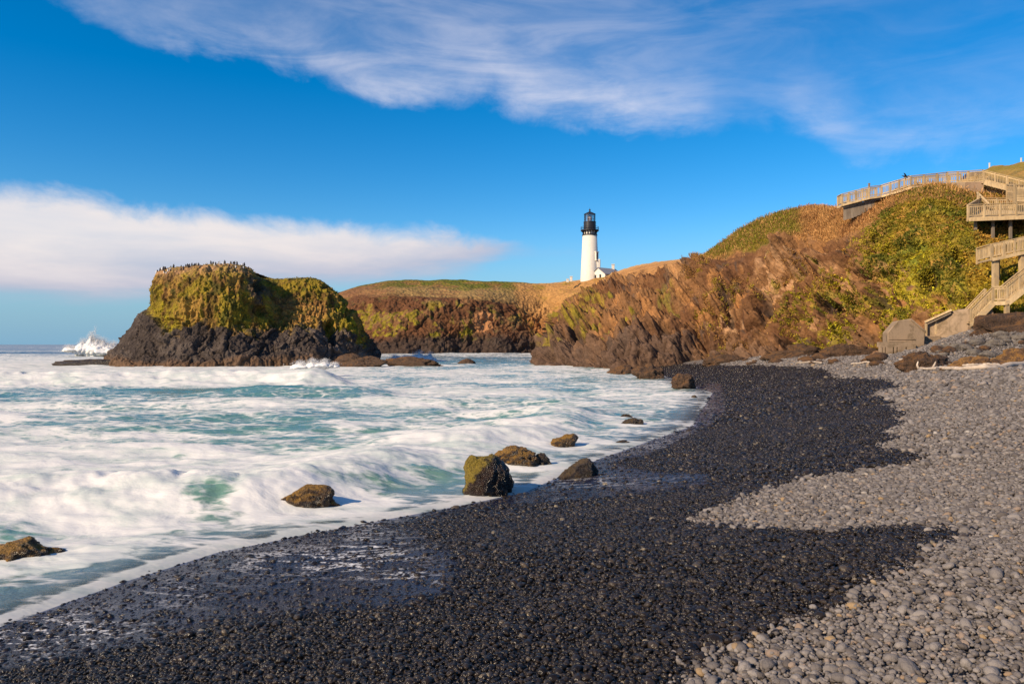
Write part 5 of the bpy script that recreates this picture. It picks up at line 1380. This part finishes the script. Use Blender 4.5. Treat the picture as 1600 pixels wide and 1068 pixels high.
def floor(parent, pts, th=.22, name='deck_floor', mat=None):
    m = MB(); m.prism([Vector(p) - Vector((0, 0, th)) for p in pts], (0, 0, th)); return m.build(name, mat or M_TIMBER, parent)
ZV = Vector((0, 0, 1))

# upper boardwalk along the crest
bw_ = empty('boardwalk', PV(1420, 292, 80)); tag(bw_, 'timber boardwalk with slatted railing along the crest of the hill', 'boardwalk')
BWP = [PV(1316, 318.5, 82), PV(1358, 307.5, 81.5), PV(1377, 305, 81.5), PV(1405, 297, 79.5), PV(1423, 291, 79), PV(1464, 287, 79), PV(1480, 285, 79), PV(1513, 283.5, 78), PV(1536, 282, 76)]
for a, b, n in zip(BWP[:-1], BWP[1:], (5, 2, 3, 2, 3, 2, 3, 2)):
    railing(bw_, a, b, posts=n, gap=.17, ends=(1, 0))
back_off = Vector((.35, 1.9, .12))
m = MB()
for a, b in zip(BWP[:-1], BWP[1:]):
    m.prism([a + Vector((0, -.12, -.26)), b + Vector((0, -.12, -.26)), b + back_off + Vector((0, 0, -.26)), a + back_off + Vector((0, 0, -.26))], (0, 0, .24))
m.build('deck_floor', M_TIMBER, bw_)
railing(bw_, BWP[0] + back_off, BWP[2] + back_off, posts=5, gap=.17); railing(bw_, BWP[0], BWP[0] + back_off, posts=2, gap=.17, ends=(0, 0))
railing(bw_, BWP[4] + back_off, BWP[7] + back_off, posts=6, gap=.2)
n_b = 9
for i in range(n_b):        # grey boards closing the space under the left end
    t0, t1 = i / n_b, (i + 1) / n_b - .006
    A0, A1 = BWP[0].lerp(BWP[2], .06 + t0 * .80), BWP[0].lerp(BWP[2], .06 + t1 * .80)
    m = MB(); dz = 1.55 - .9 * (t0 ** 2)
    m.prism([A0 + Vector((0, .25, -.28)), A1 + Vector((0, .25, -.28)), A1 + Vector((0, .25, -.28 - dz)), A0 + Vector((0, .25, -.28 - dz))], (0, .05, 0)); m.build('skirt_board', M_TIMB_D, bw_)
stick('joist', BWP[0] + Vector((.1, .1, -.36)), BWP[2] + Vector((0, .1, -.36)), .12, .18, M_TIMB_D, bw_)
# concrete retaining walls where the boardwalk turns
m = MB(); m.prism([PV(1474, 285.5, 78.9), PV(1513, 284.2, 77.8), PV(1513, 296, 77.8), PV(1474, 294, 78.9)], (0, .4, 0)); tag(m.build('retaining_wall', M_CONC, origin=PV(1494, 296, 78.3)), 'pale concrete wall under the boardwalk left of the brown one', 'wall', 'walls under the boardwalk')
m = MB(); m.prism([PV(1512, 284.2, 76.6), PV(1537, 283.5, 75.8), PV(1537, 300, 75.8), PV(1512, 300, 76.6)], (0, .4, 0)); tag(m.build('retaining_wall', M_CONC2, origin=PV(1524, 300, 76)), 'brown wall under the corner where the boardwalk turns down', 'wall', 'walls under the boardwalk')

# flight down from the boardwalk to the deck
fl = empty('stair_flight', PV(1560, 296, 74)); tag(fl, 'timber stair flight descending right from the end of the boardwalk', 'stairs', 'timber stairs')
FA, FB = PV(1537, 282.5, 75.4), PV(1612, 301.5, 72.0)
railing(fl, FA, FB, posts=5, gap=.15, ends=(1, 1)); railing(fl, FA + Vector((.2, 1.7, 0)), FB + Vector((.2, 1.7, 0)), posts=5, gap=.17)
stick('stringer', FA + Vector((0, -.1, -.2)), FB + Vector((0, -.1, -.2)), .10, .42, M_TIMBER, fl); stick('stringer', FA + Vector((.2, 1.75, -.2)), FB + Vector((.2, 1.75, -.2)), .10, .42, M_TIMBER, fl)
ns_ = 12
for i in range(ns_):
    p = FA.lerp(FB, (i + .5) / ns_) + Vector((.1, .8, -.08)); m = MB(); m.box(p, (.36, 1.7, .05)); m.build('tread', M_TIMBER, fl)
# boarded landing at its foot, by the right edge of the photo
ld = empty('stair_landing', PV(1600, 320, 69)); tag(ld, 'boarded square timber landing at the right edge above the viewing deck', 'landing', 'timber stairs')
LA, LB, LC = PV(1574, 313, 69.5), PV(1586, 315, 67.2), PV(1650, 314, 66.5)
for i in range(6):
    for a, b, nm in ((LA, LB, 'side_board'), (LB, LC, 'front_board')):
        z0 = .22 * i + (.10 if nm == 'side_board' else 0); stick(nm, a + ZV * (z0 + .1), b + ZV * (z0 + .1), .05, .20, M_TIMBER, ld)
for p in (LA, LB, LB.lerp(LC, .5), LC): m = MB(); m.box(p + ZV * .5, (.18, .18, 2.1)); m.build('post', M_TIMBER, ld)
stick('top_rail', LA + ZV * 1.5, LB + ZV * 1.5, .2, .07, M_TIMBER, ld); stick('top_rail', LB + ZV * 1.5, LC + ZV * 1.5, .2, .07, M_TIMBER, ld)

# viewing deck
vd = empty('viewing_deck', PV(1560, 345, 69)); tag(vd, 'timber viewing deck on short posts at the right, below the boardwalk', 'deck')
DA, DB, DC, DD = PV(1512.5, 339.5, 66), PV(1640, 334.5, 64), PV(1640, 328, 70.5), PV(1530, 327.5, 71.5)
floor(vd, [DA, DB, DC, DD], .12)
stick('fascia', DA + Vector((0, -.08, -.22)), DB + Vector((0, -.08, -.22)), .09, .30, M_TIMBER, vd); stick('fascia', DA + Vector((-.08, 0, -.22)), DD + Vector((-.08, 0, -.22)), .09, .30, M_TIMBER, vd)
railing(vd, DA, DB, posts=6, gap=.15); railing(vd, DA, DD, posts=3, gap=.15, ends=(0, 1)); railing(vd, DD, DC, posts=5, gap=.17, ends=(0, 1))
for t_ in (.08, .30, .52, .74, .95):
    for q_ in (0.10, .85):
        p = DA.lerp(DB, t_).lerp(DD.lerp(DC, t_), q_); m = MB(); m.box(p + ZV * (-1.15), (.20, .20, 1.9)); m.build('support_post', M_TIMB_D, vd)
for q_ in (.1, .5, .85): stick('beam', DA.lerp(DD, q_) - ZV * .28, DB.lerp(DC, q_) - ZV * .28, .12, .22, M_TIMB_D, vd)
# the little slanting handrail that leads onto the deck
hr = empty('handrail', PV(1536, 318, 70.2)); tag(hr, 'short slanting timber handrail at the back corner of the viewing deck', 'handrail')
stick('top_rail', PV(1527, 300.5, 71.5), PV(1545, 318.5, 69.5), .16, .10, M_TIMBER, hr); stick('rail', PV(1528, 306, 71.5), PV(1545, 323, 69.5), .06, .10, M_TIMBER, hr)
for u_, v0_, v1_ in ((1528, 301, 321), (1545, 318, 334)): stick('post', PV(u_, v0_, 70.5), PV(u_, v1_, 70.5), .14, .14, M_TIMBER, hr)

# landing on tall legs
ml = empty('raised_landing', PV(1575, 445, 59)); tag(ml, 'timber landing on tall square legs in the middle of the stairs', 'landing', 'timber stairs')
MA, MBp = PV(1549.5, 402.5, 58.5), PV(1640, 382.5, 57.5); back = Vector((.5, 2.6, .0))
railing(ml, MA, MBp, posts=6, gap=.14, h=1.05); railing(ml, MA, MA + back, posts=2, gap=.14, h=1.05, ends=(0, 1)); railing(ml, MA + back, MBp + back, posts=5, gap=.17, h=1.05, ends=(0, 1))
m = MB(); m.prism([MA - ZV * .2, MBp - ZV * .2, MBp + back - ZV * .2, MA + back - ZV * .2], (0, 0, .18)); m.build('deck_floor', M_TIMBER, ml)
stick('fascia', MA + Vector((0, -.07, -.16)), MBp + Vector((0, -.07, -.16)), .08, .26, M_TIMBER, ml)
for u_, vt, vb, Y_ in ((1555, 405, 446, 58.7), (1597, 396, 425, 58.2), (1557, 404, 444, 61), (1640, 388, 430, 58.2)):
    stick('leg', PV(u_, vt, Y_), PV(u_, vb + 6, Y_), .36, .36, M_TIMBER, ml)

# lower flights with their small middle landing
ls = empty('lower_stairs', PV(1560, 490, 56)); tag(ls, 'lower timber stairs with small middle landing, rising right from the concrete wall', 'stairs', 'timber stairs')
SA, SB, SC_, SD = PV(1517.5, 505, 57.5), PV(1551, 470.5, 56.6), PV(1573, 470, 56.2), PV(1650, 408, 55.2)
railing(ls, SA, SB, posts=2, gap=.14, ends=(1, 1)); railing(ls, SB, SC_, posts=2, gap=.14, ends=(0, 1)); railing(ls, SC_, SD, posts=5, gap=.14, ends=(0, 1))
bo = Vector((.5, 1.7, 0))
railing(ls, SA + bo, SB + bo, posts=2, gap=.16); railing(ls, SC_ + bo, SD + bo, posts=4, gap=.16)
for o_ in (Vector((0, -.1, -.18)), bo + Vector((0, .05, -.18))):
    stick('stringer', SA + o_, SB + o_, .09, .36, M_TIMBER, ls); stick('stringer', SC_ + o_, SD + o_, .09, .40, M_TIMBER, ls)
floor(ls, [SB, SC_, SC_ + bo, SB + bo], .16); stick('fascia', SB + Vector((0, -.1, -.16)), SC_ + Vector((0, -.1, -.16)), .08, .3, M_TIMBER, ls)
for a, b, n in ((SA, SB, 11), (SC_, SD, 18)):
    for i in range(n):
        p = a.lerp(b, (i + .5) / n) + bo * .5 + ZV * -.05; m = MB(); m.box(p, (.30, 1.6, .05), math.atan2(bo.y, bo.x) - PI / 2); m.build('tread', M_TIMBER, ls)
for u_, vt, vb in ((1573, 474, 497), (1612, 444, 490)): stick('leg', PV(u_, vt, 56.3), PV(u_, vb + 4, 56.3), .28, .28, M_TIMBER, ls)
# concrete pier under the lower flight
m = MB(); m.prism([PV(1518, 511, 57.6), PV(1549, 478, 56.8), PV(1553, 490, 56.7), PV(1559, 512, 56.7), PV(1556, 528, 56.7), PV(1518, 530, 57.6)], (.3, 1.5, 0)); tag(m.build('stair_pier', M_CONC2, origin=PV(1538, 525, 57), bevel=.03), 'wedge-shaped concrete pier under the lower timber stairs', 'pier')
# concrete side wall with sloping top, and the concrete steps beside it
m = MB(); m.prism([PV(1446, 505, 60.5), PV(1486, 486, 59.5), PV(1500, 483, 59), PV(1515.5, 481.5, 58.2), PV(1515.5, 536, 58.2), PV(1446, 542, 60.5)], (.2, .5, 0)); wl = m.build('stair_wall', M_CONC, origin=PV(1480, 540, 59.5), bevel=.03); tag(wl, 'sloping concrete stair wall between the gabled block and the timber stairs', 'wall')
cap = empty('wall_handrail', PV(1462, 520, 60.2)); tag(cap, 'slanted boarded handrail on a post over the concrete steps', 'handrail')
stick('top_rail', PV(1445, 503, 60.3), PV(1487, 484, 59.3), .55, .16, M_TIMBER, cap); stick('rail', PV(1446, 507, 60.2), PV(1486, 488.5, 59.2), .08, .12, M_TIMB_D, cap)
stick('post', PV(1462, 498, 60.1), PV(1462, 522, 60.1), .13, .13, M_TIMBER, cap); stick('post', PV(1447, 505, 60.1), PV(1447, 522, 60.1), .13, .13, M_TIMBER, cap)
st = empty('concrete_steps', PV(1462, 540, 60)); tag(st, 'three worn concrete steps right of the gabled block', 'steps')
for i in range(4):
    m = MB(); y0 = 58.6 + .32 * i; z0 = (H + (HV - 539) / F * 58.6) + .21 * i
    xa, xb = (1444 - CU) / F * y0, (1482 - 4 * i - CU) / F * y0
    m.box(((xa + xb) / 2, y0 + .6, z0 - .3), (xb - xa, 1.2, .8)); m.build('step', M_CONC, st, bevel=.02)
# gabled concrete block with its plinth
gb = empty('concrete_block', PV(1412, 550, 58)); tag(gb, 'gabled concrete headwall block on a slotted plinth at the cliff foot', 'concrete block')
YB = 58.0
m = MB(); m.prism([PV(1387, 552, YB), PV(1387, 519, YB), PV(1403, 500.5, YB), PV(1424, 498, YB), PV(1446, 517, YB), PV(1443.5, 552, YB)], (.9, 2.6, 0)); m.build('body', M_CONC, gb, bevel=.05)
m = MB(); m.prism([PV(1424, 497.2, YB - .1), PV(1447.5, 517, YB - .1), PV(1447.2, 520, YB - .1), PV(1424, 500.5, YB - .1)], (.9, 2.8, 0)); m.build('coping', M_CONC, gb)
for v_ in (529.5, 533): stick('moulding', PV(1389, v_, YB - .02), PV(1430, v_ + .3, YB - .02), .07, .06, M_CONC, gb)
m = MB(); edges = [1376, 1378.6, 1379.6, 1382.8, 1384.2, 1395.2, 1397.2, 1401, 1403, 1415, 1417.2, 1431]
top_ = []
m.prism([PV(1376, 534, YB - .8), PV(1431, 534, YB - .8), PV(1431, 542, YB - .8), PV(1376, 542, YB - .8)], (.1, .8, 0)); m.build('plinth', M_CONC, gb)
for a, b in zip(edges[0::2], edges[1::2]):
    m = MB(); m.prism([PV(a, 542.05, YB - .8), PV(b, 542.05, YB - .8), PV(b, 558, YB - .8), PV(a, 558, YB - .8)], (.05, .45, 0)); m.build('plinth_pier', M_CONC, gb)
m = MB(); m.prism([PV(1376, 542.1, YB - .32), PV(1431, 542.1, YB - .32), PV(1431, 558, YB - .32), PV(1376, 558, YB - .32)], (0, .06, 0)); m.build('slot_back', M_DARKWIN, gb)

# ------------------------------------------------------------------ small things on the skyline
crow = empty('bird', PV(1415, 277, 79.2)); tag(crow, 'dark bird with spread wings on the boardwalk railing', 'bird')
m = MB(); cp = PV(1415, 276, 79.2); path = [cp + Vector((-.42, 0, .12)), cp + Vector((-.22, 0, .05)), cp, cp + Vector((.22, 0, -.02)), cp + Vector((.36, 0, .08)), cp + Vector((.46, 0, .07))]
m.tube(path, [.01, .07, .13, .10, .07, .015], 8); m.build('body', M_BIRDD, crow, smooth=True)
m = MB(); m.add([cp + Vector((-.1, -.05, .06)), cp + Vector((.12, -.05, .06)), cp + Vector((-.3, -.5, .22)), cp + Vector((-.55, -.6, .28))], [(0, 1, 2, 3)]); m.add([cp + Vector((-.1, .05, .06)), cp + Vector((.12, .05, .06)), cp + Vector((-.3, .5, .22)), cp + Vector((-.55, .6, .28))], [(0, 1, 2, 3)]); m.build('wing', M_BIRDD, crow)
m = MB(); m.bar(cp - ZV * .12, cp - ZV * .3, .05, .05); m.build('leg', M_BIRDD, crow)
for u_, v0_, v1_, Y_, lb in ((1546, 255, 270, 126, 'thin white pole standing behind the highest corner of the boardwalk'), (1595.5, 247, 262, 128, 'thin white pole on the far hilltop at the right edge'), (1271, 322, 330, 98, 'small fence post on the skyline left of the boardwalk'), (1358, 287, 297, 83.5, 'thin dark sign post behind the left part of the boardwalk')):
    m = MB(); m.bar(PV(u_, v1_, Y_), PV(u_, v0_, Y_), .16, .16); m.box(PV(u_, v0_, Y_), (.19, .19, .1)); tag(m.build('skyline_post', M_WHITE if 'white' in lb else M_TIMB_D, origin=PV(u_, v1_, Y_)), lb, 'post')
M_CAR = paint('dark_blue_paint', (.02, .022, .06), .35)
car = empty('parked_car', PV(1532, 275, 105)); tag(car, 'dark blue car roof just showing behind the boardwalk railing', 'car')
cc = PV(1532, 275, 105)
m = MB(); m.prism([cc + Vector((-2.1, 0, -.9)), cc + Vector((2.1, 0, -.9)), cc + Vector((2.1, 0, -.1)), cc + Vector((1.1, 0, .0)), cc + Vector((-2.0, 0, .0))], (0, 1.7, 0)); m.build('body', M_CAR, car, bevel=.12)
m = MB(); m.prism([cc + Vector((-1.8, .1, 0)), cc + Vector((1.1, .1, 0)), cc + Vector((.5, .2, .62)), cc + Vector((-1.3, .2, .62))], (0, 1.45, 0)); m.build('roof', M_CAR, car, bevel=.12)
for sx_ in (-1.3, 1.3):
    m = MB(); m.lathe([(.0, -.1), (.32, -.1), (.32, .1), (0, .1)], (0, 0, 0), 16); m.v = [Vector((v.x, v.z, v.y)) + cc + Vector((sx_, .05, -.9)) for v in m.v]; m.build('wheel', M_BLACK, car)
